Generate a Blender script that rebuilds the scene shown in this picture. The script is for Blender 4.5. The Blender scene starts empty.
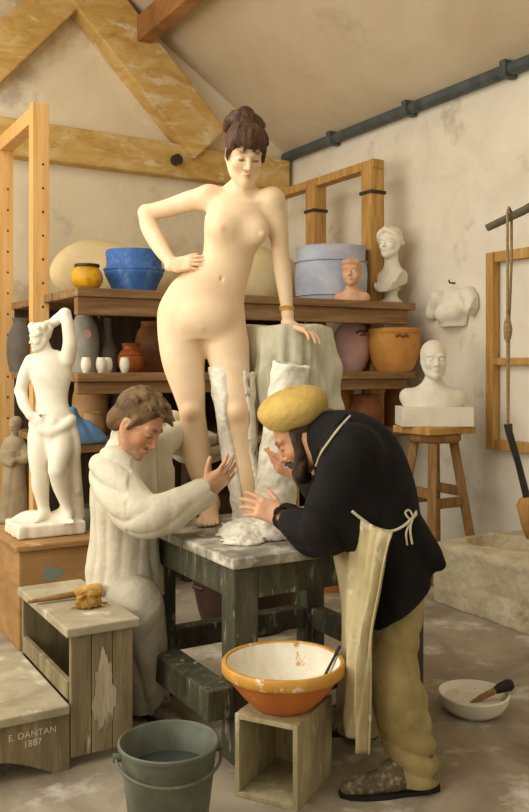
import bpy, math, random
import numpy as np
from mathutils import Matrix, Vector
random.seed(7)
PI = math.pi
SC = bpy.context.scene
COL = SC.collection
# ------------------------------------------------------------------ space
# camera at the origin, 1.3 m up, looking along +Y; the room is turned by TH: u runs along the back wall, v towards it
FP, CX, HY, EYE = 860.0, 264.5, 365.0, 1.3
CU, SU = 0.862, 0.5069
TH = math.atan2(SU, CU)
def P(px, py, Y): return np.array([(px-CX)/FP*Y, Y, EYE-(py-HY)/FP*Y])
def UV(u, v, z=0.0): return np.array([CU*u-SU*v, SU*u+CU*v, z])
def toUV(p): return (CU*p[0]+SU*p[1], -SU*p[0]+CU*p[1])
def YV(px, v): return v/(CU-SU*(px-CX)/FP)
def onV(px, v, z=0.0):
    Y = YV(px, v); return np.array([(px-CX)/FP*Y, Y, z])
def nrm(a):
    a = np.asarray(a, float); return a/(np.linalg.norm(a)+1e-12)
# ------------------------------------------------------------------ materials
def lin(c):
    c = [x/255.0 for x in c]
    return tuple((x/12.92 if x <= .04045 else ((x+.055)/1.055)**2.4) for x in c)+(1.0,)
def material(name, stops, scale=6, rough=.8, detail=6, bump=.0, bscale=None, distort=.4, stretch=(1,1,1),
             spots=None, spot_scale=30, spot_lo=.62, spot_hi=.68, spec=.3, attr=None, coat=0, vec='Object', wave=None):
    """noise-mottled surface: stops = [(pos, rgb)], spots = second colour laid over in blotches"""
    m = bpy.data.materials.new(name); m.use_nodes = True
    nt = m.node_tree; N = nt.nodes; L = nt.links
    b = N['Principled BSDF']; b.inputs['Roughness'].default_value = rough
    b.inputs['Specular IOR Level'].default_value = spec
    if coat: b.inputs['Coat Weight'].default_value = coat; b.inputs['Coat Roughness'].default_value = .25
    tc = N.new('ShaderNodeTexCoord'); mp = N.new('ShaderNodeMapping'); mp.inputs['Scale'].default_value = stretch
    L.new(tc.outputs[vec], mp.inputs['Vector'])
    no = N.new('ShaderNodeTexNoise'); no.inputs['Scale'].default_value = scale; no.inputs['Detail'].default_value = detail
    no.inputs['Roughness'].default_value = .6; no.inputs['Distortion'].default_value = distort
    L.new(mp.outputs[0], no.inputs['Vector'])
    r = N.new('ShaderNodeValToRGB'); e = r.color_ramp.elements
    while len(e) < len(stops): e.new(.5)
    for k, (p, c) in enumerate(stops): e[k].position = p; e[k].color = lin(c)
    L.new(no.outputs['Fac'], r.inputs['Fac']); out = r.outputs['Color']
    if attr:
        at = N.new('ShaderNodeAttribute'); at.attribute_name = attr
        mx = N.new('ShaderNodeMix'); mx.data_type = 'RGBA'; mx.blend_type = 'MULTIPLY'; mx.inputs['Factor'].default_value = 1
        L.new(out, mx.inputs['A']); L.new(at.outputs['Color'], mx.inputs['B']); out = mx.outputs['Result']
    if spots:
        lst = spots if isinstance(spots, list) else [(spots, spot_scale, spot_lo, spot_hi)]
        for (c, ss, lo, hi) in lst:
            n2 = N.new('ShaderNodeTexNoise'); n2.inputs['Scale'].default_value = ss; n2.inputs['Detail'].default_value = 5
            n2.inputs['Roughness'].default_value = .65; L.new(mp.outputs[0], n2.inputs['Vector'])
            mr = N.new('ShaderNodeMapRange'); mr.inputs['From Min'].default_value = lo; mr.inputs['From Max'].default_value = hi
            L.new(n2.outputs['Fac'], mr.inputs['Value'])
            mx = N.new('ShaderNodeMix'); mx.data_type = 'RGBA'; mx.inputs['B'].default_value = lin(c)
            L.new(mr.outputs[0], mx.inputs['Factor']); L.new(out, mx.inputs['A']); out = mx.outputs['Result']
    L.new(out, b.inputs['Base Color'])
    if bump:
        n3 = N.new('ShaderNodeTexNoise'); n3.inputs['Scale'].default_value = bscale or scale*4; n3.inputs['Detail'].default_value = 6
        L.new(mp.outputs[0], n3.inputs['Vector'])
        bp = N.new('ShaderNodeBump'); bp.inputs['Strength'].default_value = bump; bp.inputs['Distance'].default_value = .02
        L.new(n3.outputs['Fac'], bp.inputs['Height']); L.new(bp.outputs[0], b.inputs['Normal'])
    return m
M = {}
# ------------------------------------------------------------------ objects
def tag(o, label=None, cat=None, group=None, kind=None):
    if label: o['label'] = label
    if cat: o['category'] = cat
    if group: o['group'] = group
    if kind: o['kind'] = kind
    return o
def raw_mesh(name, V, Fc, mat, smooth=False, colors=None):
    me = bpy.data.meshes.new(name)
    if isinstance(Fc, np.ndarray):
        n = len(Fc); w = Fc.shape[1]
        me.vertices.add(len(V)); me.vertices.foreach_set('co', np.asarray(V, np.float32).ravel())
        me.loops.add(n*w); me.loops.foreach_set('vertex_index', Fc.astype(np.int32).ravel())
        me.polygons.add(n); me.polygons.foreach_set('loop_start', np.arange(0, n*w, w, dtype=np.int32))
        me.update(calc_edges=True); me.validate()
    else:
        me.from_pydata([tuple(map(float, v)) for v in V], [], Fc); me.update()
    if smooth: me.polygons.foreach_set('use_smooth', np.ones(len(me.polygons), bool))
    if colors is not None:
        ca = me.color_attributes.new('Tint', 'FLOAT_COLOR', 'POINT')
        ca.data.foreach_set('color', np.hstack([colors, np.ones((len(colors), 1))]).astype(np.float32).ravel())
    if mat: me.materials.append(mat)
    return me
def link(name, me, parent=None, loc=(0,0,0), rotz=0):
    o = bpy.data.objects.new(name, me); COL.objects.link(o)
    o.location = tuple(map(float, loc)); o.rotation_euler = (0, 0, rotz)
    if parent: o.parent = parent
    return o
def empty(name, loc, rotz=0):
    o = bpy.data.objects.new(name, None); COL.objects.link(o); o.empty_display_size = .1
    o.location = tuple(map(float, loc)); o.rotation_euler = (0, 0, rotz); return o
def dup_tree(o, parent=None):
    c = o.copy(); COL.objects.link(c)
    if parent: c.parent = parent
    for ch in list(o.children): dup_tree(ch, c)
    return c
class MB:
    """collects shapes for ONE mesh"""
    def __init__(s): s.v = []; s.f = []
    def add(s, V, Fc):
        n = len(s.v); s.v += [tuple(map(float, p)) for p in V]; s.f += [tuple(i+n for i in q) for q in Fc]; return s
    def box(s, x0, x1, y0, y1, z0, z1):
        return s.hexa([(x0,y0,z0),(x1,y0,z0),(x1,y1,z0),(x0,y1,z0),(x0,y0,z1),(x1,y0,z1),(x1,y1,z1),(x0,y1,z1)])
    def hexa(s, p): return s.add(p, [(0,3,2,1),(4,5,6,7),(0,1,5,4),(1,2,6,5),(2,3,7,6),(3,0,4,7)])
    def bar(s, a, b, w, h, up=(0,0,1), w2=None, h2=None):
        a = np.array(a, float); b = np.array(b, float); d = nrm(b-a); x = nrm(np.cross(d, up)); y = np.cross(x, d)
        w2 = w2 or w; h2 = h2 or h
        q = [a-x*w/2-y*h/2, a+x*w/2-y*h/2, a+x*w/2+y*h/2, a-x*w/2+y*h/2, b-x*w2/2-y*h2/2, b+x*w2/2-y*h2/2, b+x*w2/2+y*h2/2, b-x*w2/2+y*h2/2]
        return s.add(q, [(0,3,2,1),(4,5,6,7),(0,1,5,4),(1,2,6,5),(2,3,7,6),(3,0,4,7)])
    def tube(s, pts, r, seg=10, closed=False):
        pts = [np.array(p, float) for p in pts]; n = len(pts)
        rs = r if hasattr(r, '__len__') else [r]*n
        V = []; ref = None
        for i, p in enumerate(pts):
            if closed: t = nrm(pts[(i+1) % n]-pts[i-1])
            else: t = nrm(pts[min(i+1, n-1)]-pts[max(i-1, 0)])
            if ref is None: ref = np.array((0,0,1.0)) if abs(t[2]) < .9 else np.array((1.0,0,0))
            x = nrm(np.cross(t, ref)); y = np.cross(x, t); ref = nrm(np.cross(x, t)) if abs(np.dot(nrm(ref), t)) > .95 else ref
            V += [p+rs[i]*(math.cos(a)*x+math.sin(a)*y) for a in [2*PI*k/seg for k in range(seg)]]
        Fc = []
        for i in range(n if closed else n-1):
            j = (i+1) % n
            for k in range(seg): Fc.append((i*seg+k, j*seg+k, j*seg+(k+1) % seg, i*seg+(k+1) % seg))
        if not closed: Fc.append(tuple(range(seg))); Fc.append(tuple(reversed(range((n-1)*seg, n*seg))))
        return s.add(V, Fc)
    def lathe(s, prof, seg=40, c=(0,0,0), sx=1, sy=1, wob=0):
        """prof: (r, z) from the bottom centre outwards; closed at r = 0 ends"""
        V = []; Fc = []; idx = []
        for (r, z) in prof:
            if r < 1e-6: idx.append([len(V)]); V.append((c[0], c[1], c[2]+z))
            else:
                idx.append(list(range(len(V), len(V)+seg)))
                for k in range(seg):
                    a = 2*PI*k/seg; w = 1+wob*math.sin(3*a+z*9)
                    V.append((c[0]+r*w*math.cos(a)*sx, c[1]+r*w*math.sin(a)*sy, c[2]+z))
        for a, b in zip(idx, idx[1:]):
            for k in range(seg):
                k2 = (k+1) % seg
                if len(a) == 1 and len(b) == 1: continue
                if len(a) == 1: Fc.append((a[0], b[k2], b[k]))
                elif len(b) == 1: Fc.append((a[k], a[k2], b[0]))
                else: Fc.append((a[k], a[k2], b[k2], b[k]))
        return s.add(V, Fc)
    def prism(s, poly, o, ax, ay, ext):
        """polygon in the plane (o, ax, ay) pushed along ext"""
        o = np.array(o, float); ax = np.array(ax, float); ay = np.array(ay, float); ext = np.array(ext, float); n = len(poly)
        A = [o+ax*x+ay*y for x, y in poly]; B = [a+ext for a in A]
        return s.add(A+B, [tuple(range(n))[::-1], tuple(range(n, 2*n))]+[(i, (i+1) % n, n+(i+1) % n, n+i) for i in range(n)])
    def obj(s, name, mat, parent=None, loc=(0,0,0), rotz=0, bevel=0, smooth=False, seg=2):
        me = raw_mesh(name, s.v, s.f, mat)
        import bmesh
        bm = bmesh.new(); bm.from_mesh(me); bmesh.ops.recalc_face_normals(bm, faces=bm.faces); bm.to_mesh(me); bm.free()
        if smooth:
            me.polygons.foreach_set('use_smooth', np.ones(len(me.polygons), bool))
            me.set_sharp_from_angle(angle=math.radians(50))
        o = link(name, me, parent, loc, rotz)
        if bevel:
            bv = o.modifiers.new('Bevel', 'BEVEL'); bv.width = bevel; bv.segments = seg; bv.limit_method = 'ANGLE'; bv.angle_limit = .6
        return o
# ------------------------------------------------------------------ sculpted surfaces (distance fields -> one closed mesh)
def crom(pts, n=5):
    pts = np.asarray(pts, float)
    if len(pts) < 3: return pts
    e = np.vstack([2*pts[0]-pts[1], pts, 2*pts[-1]-pts[-2]]); out = []
    for i in range(1, len(e)-2):
        p0, p1, p2, p3 = e[i-1:i+3]
        for t in np.arange(n)/n:
            out.append(.5*((2*p1)+(-p0+p2)*t+(2*p0-5*p1+4*p2-p3)*t*t+(-p0+3*p1-3*p2+p3)*t**3))
    out.append(e[-2]); return np.array(out)
class Fld:
    def __init__(s, lo, hi, h=.004):
        s.lo = np.array(lo, float); s.h = h
        s.n = np.ceil((np.array(hi, float)-s.lo)/h).astype(int)+1
        s.ax = [(s.lo[i]+h*np.arange(s.n[i])).astype(np.float32) for i in range(3)]
        s.d = np.full(tuple(s.n), .5, np.float32)
    def win(s, lo, hi):
        a = np.clip(np.floor((np.array(lo)-s.lo)/s.h).astype(int), 0, s.n); b = np.clip(np.ceil((np.array(hi)-s.lo)/s.h).astype(int)+1, 0, s.n)
        if np.any(b-a < 1): return None
        sl = tuple(slice(a[i], b[i]) for i in range(3))
        return sl, s.ax[0][sl[0]][:, None, None], s.ax[1][sl[1]][None, :, None], s.ax[2][sl[2]][None, None, :]
    def mix(s, sl, b, k, op):
        a = s.d[sl]
        if op == 'sub': a2 = -a; b2 = b
        elif op == 'and': a2 = -a; b2 = -b
        else: a2 = a; b2 = b
        r = np.minimum(a2, b2)
        if k > 0:
            hh = np.maximum(k-np.abs(a2-b2), 0); r = r-hh*hh/(4*k)
        s.d[sl] = r if op == 'add' else -r
    def _cone(s, a, b, ra, rb, X, Y, Z, flat):
        d = b-a; L2 = float(d@d)+1e-12
        wx, wy, wz = X-np.float32(a[0]), Y-np.float32(a[1]), Z-np.float32(a[2])
        t = np.clip((wx*d[0]+wy*d[1]+wz*d[2])/L2, 0, 1).astype(np.float32)
        wx = wx-t*np.float32(d[0]); wy = wy-t*np.float32(d[1]); wz = wz-t*np.float32(d[2])
        q = wx*wx+wy*wy+wz*wz
        if flat is not None:
            n, f = flat; g = wx*np.float32(n[0])+wy*np.float32(n[1])+wz*np.float32(n[2]); q = q+g*g*np.float32(1/(f*f)-1)
        return np.sqrt(np.maximum(q, 0))-(ra+t*np.float32(rb-ra))
    def chain(s, pts, rad, k=.02, op='add', flat=None, smooth=True, res=8):
        """tapering limb along points; flat = (axis, factor) squeezes its section"""
        pts = np.asarray(pts, float); rad = np.asarray(rad, float)
        if smooth and len(pts) > 2:
            q = crom(np.hstack([pts, rad[:, None]]), res); pts, rad = q[:, :3], np.maximum(q[:, 3], .0015)
        mr = rad.max()*(max(1, flat[1]) if flat else 1)+k+3*s.h
        w = s.win(pts.min(0)-mr, pts.max(0)+mr)
        if w is None: return s
        sl, X, Y, Z = w
        tmp = np.full(s.d[sl].shape, .5, np.float32); off = [q.start for q in sl]
        for i in range(len(pts)-1):
            m2 = max(rad[i], rad[i+1])*(max(1, flat[1]) if flat else 1)+k+3*s.h
            w2 = s.win(np.minimum(pts[i], pts[i+1])-m2, np.maximum(pts[i], pts[i+1])+m2)
            if w2 is None: continue
            s2, x, y, z = w2
            t2 = tuple(slice(s2[j].start-off[j], s2[j].stop-off[j]) for j in range(3))
            v = s._cone(pts[i], pts[i+1], rad[i], rad[i+1], x, y, z, flat)
            tmp[t2] = np.minimum(tmp[t2], v)
        s.mix(sl, tmp, k, op); return s
    def ball(s, c, r, k=.02, op='add'): return s.ell(c, (r, r, r), None, k, op)
    def ell(s, c, r, R=None, k=.02, op='add'):
        """ellipsoid; R = rows of local axes"""
        c = np.asarray(c, float); r = np.asarray(r, float); R = np.eye(3) if R is None else np.asarray(R, float)
        ext = np.abs(R.T) @ r+k+3*s.h
        w = s.win(c-ext, c+ext)
        if w is None: return s
        sl, X, Y, Z = w
        x, y, z = X-np.float32(c[0]), Y-np.float32(c[1]), Z-np.float32(c[2])
        k0 = 0; k1 = 0
        for i in range(3):
            l = x*np.float32(R[i, 0])+y*np.float32(R[i, 1])+z*np.float32(R[i, 2])
            k0 = k0+(l/r[i])**2; k1 = k1+(l/(r[i]*r[i]))**2
        k0 = np.sqrt(k0); k1 = np.sqrt(k1)+1e-6
        s.mix(sl, (k0*(k0-1)/k1).astype(np.float32), k, op); return s
    def rbox(s, c, hs, r, R=None, k=0, op='add'):
        c = np.asarray(c, float); R = np.eye(3) if R is None else np.asarray(R, float); hs = np.asarray(hs, float)
        ext = np.abs(R.T) @ hs+k+3*s.h
        w = s.win(c-ext, c+ext)
        if w is None: return s
        sl, X, Y, Z = w; q = []
        for i in range(3):
            l = (X-np.float32(c[0]))*np.float32(R[i, 0])+(Y-np.float32(c[1]))*np.float32(R[i, 1])+(Z-np.float32(c[2]))*np.float32(R[i, 2])
            q.append(np.abs(l)-(hs[i]-r))
        o = np.sqrt(sum(np.maximum(v, 0)**2 for v in q))+np.minimum(np.maximum(np.maximum(q[0], q[1]), q[2]), 0)-r
        s.mix(sl, o.astype(np.float32), k, op); return s
    def loft(s, rows, k=.02, org=None, R=None, op='add'):
        """rows: (z, cx, cy, half width, half depth, yaw); elliptical slices stacked along z of the frame (org, R)"""
        rows = np.array(sorted(rows), float); q = crom(rows, 14); q = q[np.argsort(q[:, 0])]
        org = np.zeros(3) if org is None else np.asarray(org, float); R = np.eye(3) if R is None else np.asarray(R, float)
        m = max(rows[:, 3].max(), rows[:, 4].max())+k+3*s.h
        cs = np.array([org+R.T @ np.array([r[1], r[2], r[0]]) for r in rows])
        w = s.win(cs.min(0)-m, cs.max(0)+m)
        if w is None: return s
        sl, X, Y, Z = w
        x, y, z = [(X-np.float32(org[0]))*np.float32(R[i, 0])+(Y-np.float32(org[1]))*np.float32(R[i, 1])+(Z-np.float32(org[2]))*np.float32(R[i, 2]) for i in range(3)]
        g = lambda j: np.interp(z, q[:, 0], q[:, j]).astype(np.float32)
        cx, cy, a, b, yw = g(1), g(2), g(3), g(4), g(5)
        dx = x-cx; dy = y-cy; c_, s_ = np.cos(yw), np.sin(yw)
        lx = dx*c_+dy*s_; ly = -dx*s_+dy*c_
        k0 = np.sqrt((lx/a)**2+(ly/b)**2); k1 = np.sqrt((lx/(a*a))**2+(ly/(b*b))**2)+1e-6
        d = k0*(k0-1)/k1
        over = np.maximum(np.maximum(q[0, 0]-z, z-q[-1, 0]), 0)
        d = np.where(over > 0, np.sqrt(np.maximum(d, 0)**2+over**2), np.maximum(d, -.5))
        d = np.maximum(d, np.maximum(q[0, 0]-z, z-q[-1, 0]))
        s.mix(sl, d.astype(np.float32), k, op); return s
    def half(s, p, n, k=.004):
        """cut away everything on the side n points to"""
        n = nrm(n); X, Y, Z = s.ax[0][:, None, None], s.ax[1][None, :, None], s.ax[2][None, None, :]
        b = ((X-p[0])*n[0]+(Y-p[1])*n[1]+(Z-p[2])*n[2]).astype(np.float32)
        s.mix(tuple(slice(0, m) for m in s.n), -b, k, 'sub'); return s
    def hit(s, px, py, off=0):
        """where the line of sight through a point of the picture meets the surface"""
        for Y in np.arange(s.ax[1][0], s.ax[1][-1], s.h*.5):
            p = P(px, py, Y); i = np.round((p-s.lo)/s.h).astype(int)
            if np.all(i >= 0) and np.all(i < s.n) and s.d[tuple(i)] < off: return p
        return P(px, py, s.ax[1][len(s.ax[1])//2])
    def disp(s, fn, band=.05):
        i = np.nonzero(np.abs(s.d) < band)
        p = np.stack([s.ax[j][i[j]] for j in range(3)], 1)
        s.d[i] += fn(p).astype(np.float32); return s
    def mesh(s):
        d = s.d; d[0] = d[-1] = .5; d[:, 0] = d[:, -1] = .5; d[:, :, 0] = d[:, :, -1] = .5
        g = (d < 0); n = s.n
        cnt = np.zeros(tuple(n-1), np.uint8)
        for a in (0, 1):
            for b in (0, 1):
                for c in (0, 1): cnt += g[a:n[0]-1+a, b:n[1]-1+b, c:n[2]-1+c]
        act = np.nonzero((cnt > 0) & (cnt < 8)); I = np.stack(act, 1); m = len(I)
        ids = np.full(tuple(n-1), -1, np.int32); ids[act] = np.arange(m)
        val = {}
        for a in (0, 1):
            for b in (0, 1):
                for c in (0, 1): val[a, b, c] = d[I[:, 0]+a, I[:, 1]+b, I[:, 2]+c]
        acc = np.zeros((m, 3)); num = np.zeros(m)
        for ax in range(3):
            for p in (0, 1):
                for q in (0, 1):
                    A = [0, 0, 0]; o = [j for j in range(3) if j != ax]; A[o[0]] = p; A[o[1]] = q; B = list(A); B[ax] = 1
                    va, vb = val[tuple(A)], val[tuple(B)]; cr = (va < 0) != (vb < 0)
                    t = np.where(cr, va/np.where(va == vb, 1, va-vb), 0)
                    pos = np.tile(np.array(A, float), (m, 1)); pos[:, ax] = t
                    acc += pos*cr[:, None]; num += cr
        V = s.lo+s.h*(I+acc/num[:, None])
        Q = []
        for ax in range(3):
            o = [(ax+1) % 3, (ax+2) % 3]
            s0 = [slice(1, -1)]*3; s0[ax] = slice(0, -1); s1 = list(s0); s1[ax] = slice(1, None)
            A, B = g[tuple(s0)], g[tuple(s1)]; e = np.nonzero(A != B)
            base = np.stack(e, 1)+np.array([0 if j == ax else 1 for j in range(3)])
            ins = A[e]
            def at(du, dv):
                t = base.copy(); t[:, o[0]] += du; t[:, o[1]] += dv; return ids[t[:, 0], t[:, 1], t[:, 2]]
            q = np.stack([at(-1, -1), at(0, -1), at(0, 0), at(-1, 0)], 1)
            q[~ins] = q[~ins][:, ::-1]; Q.append(q)
        return V, np.vstack(Q)
    def obj(s, name, mat, parent=None, origin=(0,0,0), colors=None, relax=2, Rz=0, scale=1):
        V, Q = s.mesh()
        for _ in range(relax):                      # light Laplacian pass evens out the lattice
            S = np.zeros_like(V); c = np.zeros(len(V))
            for a, b in ((0,1),(1,2),(2,3),(3,0)):
                np.add.at(S, Q[:, a], V[Q[:, b]]); np.add.at(c, Q[:, a], 1)
                np.add.at(S, Q[:, b], V[Q[:, a]]); np.add.at(c, Q[:, b], 1)
            V = V*.5+.5*S/np.maximum(c, 1)[:, None]
        col = colors(V) if colors else None
        o = link(name, raw_mesh(name, V-np.array(origin, float), Q, mat, True, col), parent)
        if parent is None: o.location = tuple(map(float, origin))
        return o
def waves(p, freq, seed, stretch=(1,1,1), n=6, warp=1.2):
    """soft pseudo-random field in -1..1 at points p"""
    r = np.random.RandomState(seed); q = p*np.array(stretch); out = 0
    for i in range(n):
        k = r.normal(size=3); k = k/np.linalg.norm(k)*freq*r.uniform(.6, 1.5); k2 = r.normal(size=3)*freq*.5
        out = out+np.sin(q @ k+r.uniform(0, 6.3)+warp*np.sin(q @ k2+r.uniform(0, 6.3)))
    return out/n*1.5
def folds(p, axis, freq, seed, warp=1.0):
    """long creases running along axis"""
    axis = nrm(axis); t = nrm(np.cross(axis, (0.3, .9, .2))); b = np.cross(axis, t); r = np.random.RandomState(seed); out = 0
    q = p-(p @ axis)[:, None]*axis*.86                    # stretched space: everything varies slowly along the crease
    for i in range(3):
        a = r.uniform(0, 6.3); k = (t*math.cos(a)+b*math.sin(a))*freq*r.uniform(.55, 1.3)
        env = .55+.45*waves(q, freq*.45, seed+20+i, n=3)
        out = out+env*(1-2*np.sqrt(np.abs(np.sin(q @ k*.5+r.uniform(0, 6.3)+warp*waves(q, freq*.4, seed+i, n=3)))))
    return out/2
def tube_folds(p, a, b, n, seed, twist=3.0, w=7):
    """creases that run along the limb a-b and wander slowly round it"""
    a = np.asarray(a, float); b = np.asarray(b, float); L = np.linalg.norm(b-a); d = (b-a)/L; e1 = nrm(np.cross(d, (.2,1,.1))); e2 = np.cross(d, e1)
    v = p-a; t = (v @ d)/L; r = v-(v @ d)[:, None]*d; ph = np.arctan2(r @ e2, r @ e1)
    q = p-(v @ d)[:, None]*d*.5
    th = n*ph+twist*t+2.2*waves(q, w, seed, n=4); env = np.clip(.5+.7*waves(q, w*1.3, seed+9, n=4), 0, 1.2)
    return env*(1-2*np.abs(np.sin(th*.5))**.7)
def near_line(p, pts, r0, r1):
    """1 inside r0 of a polyline, fading to 0 at r1"""
    m = np.full(len(p), 9.0)
    for a, b in zip(pts, pts[1:]):
        a = np.asarray(a, float); b = np.asarray(b, float); d = b-a; t = np.clip(((p-a) @ d)/(d @ d), 0, 1); m = np.minimum(m, np.linalg.norm(p-a-t[:, None]*d, axis=1))
    return np.clip((r1-m)/(r1-r0), 0, 1)
# ------------------------------------------------------------------ anatomy
class Head:
    """head frame: x sideways, y out of the face, z up; origin between the ears at eye height"""
    def __init__(s, c, fwd, up=(0,0,1), sc=1.0):
        s.c = np.array(c, float); s.sc = sc; f = nrm(fwd); z = np.array(up, float); z = nrm(z-f*(z@f)); x = np.cross(f, z)
        s.R = np.array([x, f, z])
    def L(s, x, y, z): return s.c+s.sc*(np.array([x, y, z]) @ s.R)
    def loc(s, V): return (V-s.c) @ s.R.T/s.sc
    def build(s, F, ears=True, detail=True, child=False):
        L, sc, R = s.L, s.sc, s.R
        e = lambda c, r, k=.02, op='add': F.ell(L(*c), np.array(r)*sc, R, k*sc, op)
        ch = lambda pts, r, k=.01, op='add': F.chain([L(*p) for p in pts], np.array(r)*sc, k*sc, op)
        e((0,-.015,.028), (.072,.092,.084), .0); e((0,.02,-.035), (.056,.064,.078), .03)
        for g in (-1, 1):
            ch([(g*.054,-.005,-.04), (g*.04,.03,-.082), (0,.064,-.1)], [.02,.018,.018], .025)
            e((g*.038,.052,-.03), (.022,.022,.02), .025)
        e((0,.068,-.099), (.017,.016,.014), .018)
        if child:
            for g in (-1, 1): e((g*.038,.052,-.052), (.024,.026,.026), .02)
        for g in (-1, 1):
            ch([(g*.048,.062,.022), (g*.03,.077,.023), (g*.012,.081,.016)], [.008,.009,.008], .014)
            e((g*.031,.099,-.002), (.02,.02,.014), .016, 'sub'); e((g*.031,.066,-.002), (.016,.0165,.0125), .003)
        ch([(0,.078,.014), (0,.094,-.018), (0,.104,-.034)], [.007,.0085,.0095], .012)
        for g in (-1, 1): e((g*.0105,.09,-.037), (.0075,.009,.006), .006)
        ch([(-.021,.078,-.064), (-.007,.0915,-.061), (.007,.0915,-.061), (.021,.078,-.064)], [.0035,.006,.006,.0035], .006)
        ch([(-.017,.079,-.071), (0,.09,-.0725), (.017,.079,-.071)], [.004,.0065,.004], .006)
        if detail: ch([(-.023,.082,-.0665), (0,.099,-.0665), (.023,.082,-.0665)], [.0022,.0026,.0022], .004, 'sub')
        if ears:
            for g in (-1, 1):
                e((g*.073,-.012,-.008), (.009,.018,.031), .006); e((g*.081,-.008,-.006), (.006,.009,.018), .006, 'sub')
        return s
    def tint(s, V, C, lips=(.78,.42,.38), brow=(.3,.22,.16), cheek=(1,.86,.8), lash=(.28,.2,.17), iris=True):
        """skin colour changes that belong to the face: lips, brows, lash line, cheeks"""
        p = s.loc(V); near = (np.abs(p).max(1) < .14)
        def put(w, c):
            w = (w*near)[:, None]; C[:] = C*(1-w)+np.array(c)*w*C
        def blob(c, r): return np.clip(1.5*(1-np.sqrt((((p-np.array(c))/np.array(r))**2).sum(1))), 0, 1)
        for g in (-1, 1):
            put(blob((g*.042,.062,-.034), (.034,.04,.03)), cheek)
            put(blob((g*.032,.085,.0265), (.030,.03,.009)), brow)
            put(blob((g*.031,.085,-.0075), (.025,.03,.0085)), lash); put(.5*blob((g*.031,.085,.006), (.026,.03,.014)), (.82,.68,.6))
        put(blob((0,.095,-.066), (.026,.03,.0125)), lips)
        put(blob((0,.108,-.034), (.02,.02,.018)), (1,.87,.82))
        return C
def hand(F, wrist, fwd, back, thumb_side, sc=1.0, curl=.35, spread=.10, curls=None, thumb_out=.75, wr=.024):
    """palm, four jointed fingers of different lengths and a thumb from the side of the palm; returns fingertip points"""
    f = nrm(fwd); n = np.array(back, float); n = nrm(n-f*(n@f)); t = nrm(np.cross(f, n)); t = t if t @ np.array(thumb_side, float) > 0 else -t
    w = np.array(wrist, float); R = np.array([f, t, n]); A = lambda a, b, c=0: w+sc*(a*f+b*t+c*n)
    F.chain([A(-.02,0), A(.02,0)], np.array([wr/sc, .027])*sc, .015*sc, flat=(n, .72))
    F.rbox(A(.052,0,-.001), np.array([.045,.040,.0135])*sc, .0125*sc, R, .02*sc)
    F.ell(A(.04,.03,-.01), np.array([.034,.017,.016])*sc, R, .015*sc)
    bases = [(.09,.0315), (.096,.0105), (.091,-.0105), (.081,-.031)]; lens = [.074,.083,.076,.06]; rad = [.0088,.0092,.0088,.0078]
    tips = []
    for i in range(4):
        c = (curls[i] if curls else curl); sp = spread*(1.2-i*.8)
        d0 = nrm(f*math.cos(sp)+t*math.sin(sp)); p = A(*bases[i]); pts = [p-d0*.02*sc]; pts.append(p); ang = 0
        for q, fr in enumerate((.45,.31,.24)):
            ang += c*(.8, 1.0, .7)[q]
            p = p+sc*lens[i]*fr*(d0*math.cos(ang)-n*math.sin(ang)); pts.append(p)
        r = rad[i]*sc
        F.chain(pts, [r, r*1.06, r*.98, r*.9, r*.74], .005*sc, smooth=False); tips.append(pts[-1])
    d = nrm(f*.62+t*thumb_out-n*.28); a = A(.028,.03,-.008); b = a+sc*.036*d; d2 = nrm(d+f*.55-n*.1); c = b+sc*.03*d2; e = c+sc*.024*nrm(d2+f*.25-n*.2)
    F.chain([A(.012,.018,-.006), a, b, c, e], np.array([.013,.0135,.0108,.0098,.008])*sc, .01*sc, smooth=False)
    return tips
def foot(F, ankle, fwd, zfloor, sc=1.0, r=.034, side=1):
    """bare foot flat on zfloor"""
    a = np.array(ankle, float); f = np.array(fwd, float); f[2] = 0; f = nrm(f); t = np.array([f[1], -f[0], 0])*side    # t points to the big toe
    A = lambda u, w, z: np.array([a[0], a[1], zfloor])+sc*(u*f+w*t)+np.array([0, 0, z*sc])
    F.chain([a, A(-.012,0,.055), A(-.03,0,.032)], [r, .034*sc, .03*sc], .02)
    F.chain([A(-.012,0,.06), A(.05,.004,.047), A(.105,.008,.026), A(.15,.008,.018)], np.array([.034,.031,.025,.017])*sc, .02, flat=((t[0], t[1], 0), 1.25))
    F.chain([A(-.03,-.004,.026), A(.05,-.016,.022), A(.12,-.026,.017)], np.array([.026,.024,.017])*sc, .02)
    for i, (w, u, q) in enumerate(((.034,.2,.0145), (.0125,.202,.0098), (-.005,.194,.0092), (-.0205,.182,.0086), (-.035,.166,.0083))):
        F.chain([A(u-.065, w*.85, q+.008), A(u-.03, w, q+.007), A(u-.008, w, q)], np.array([q*.95, q, q*.9])*sc, .006)
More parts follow.
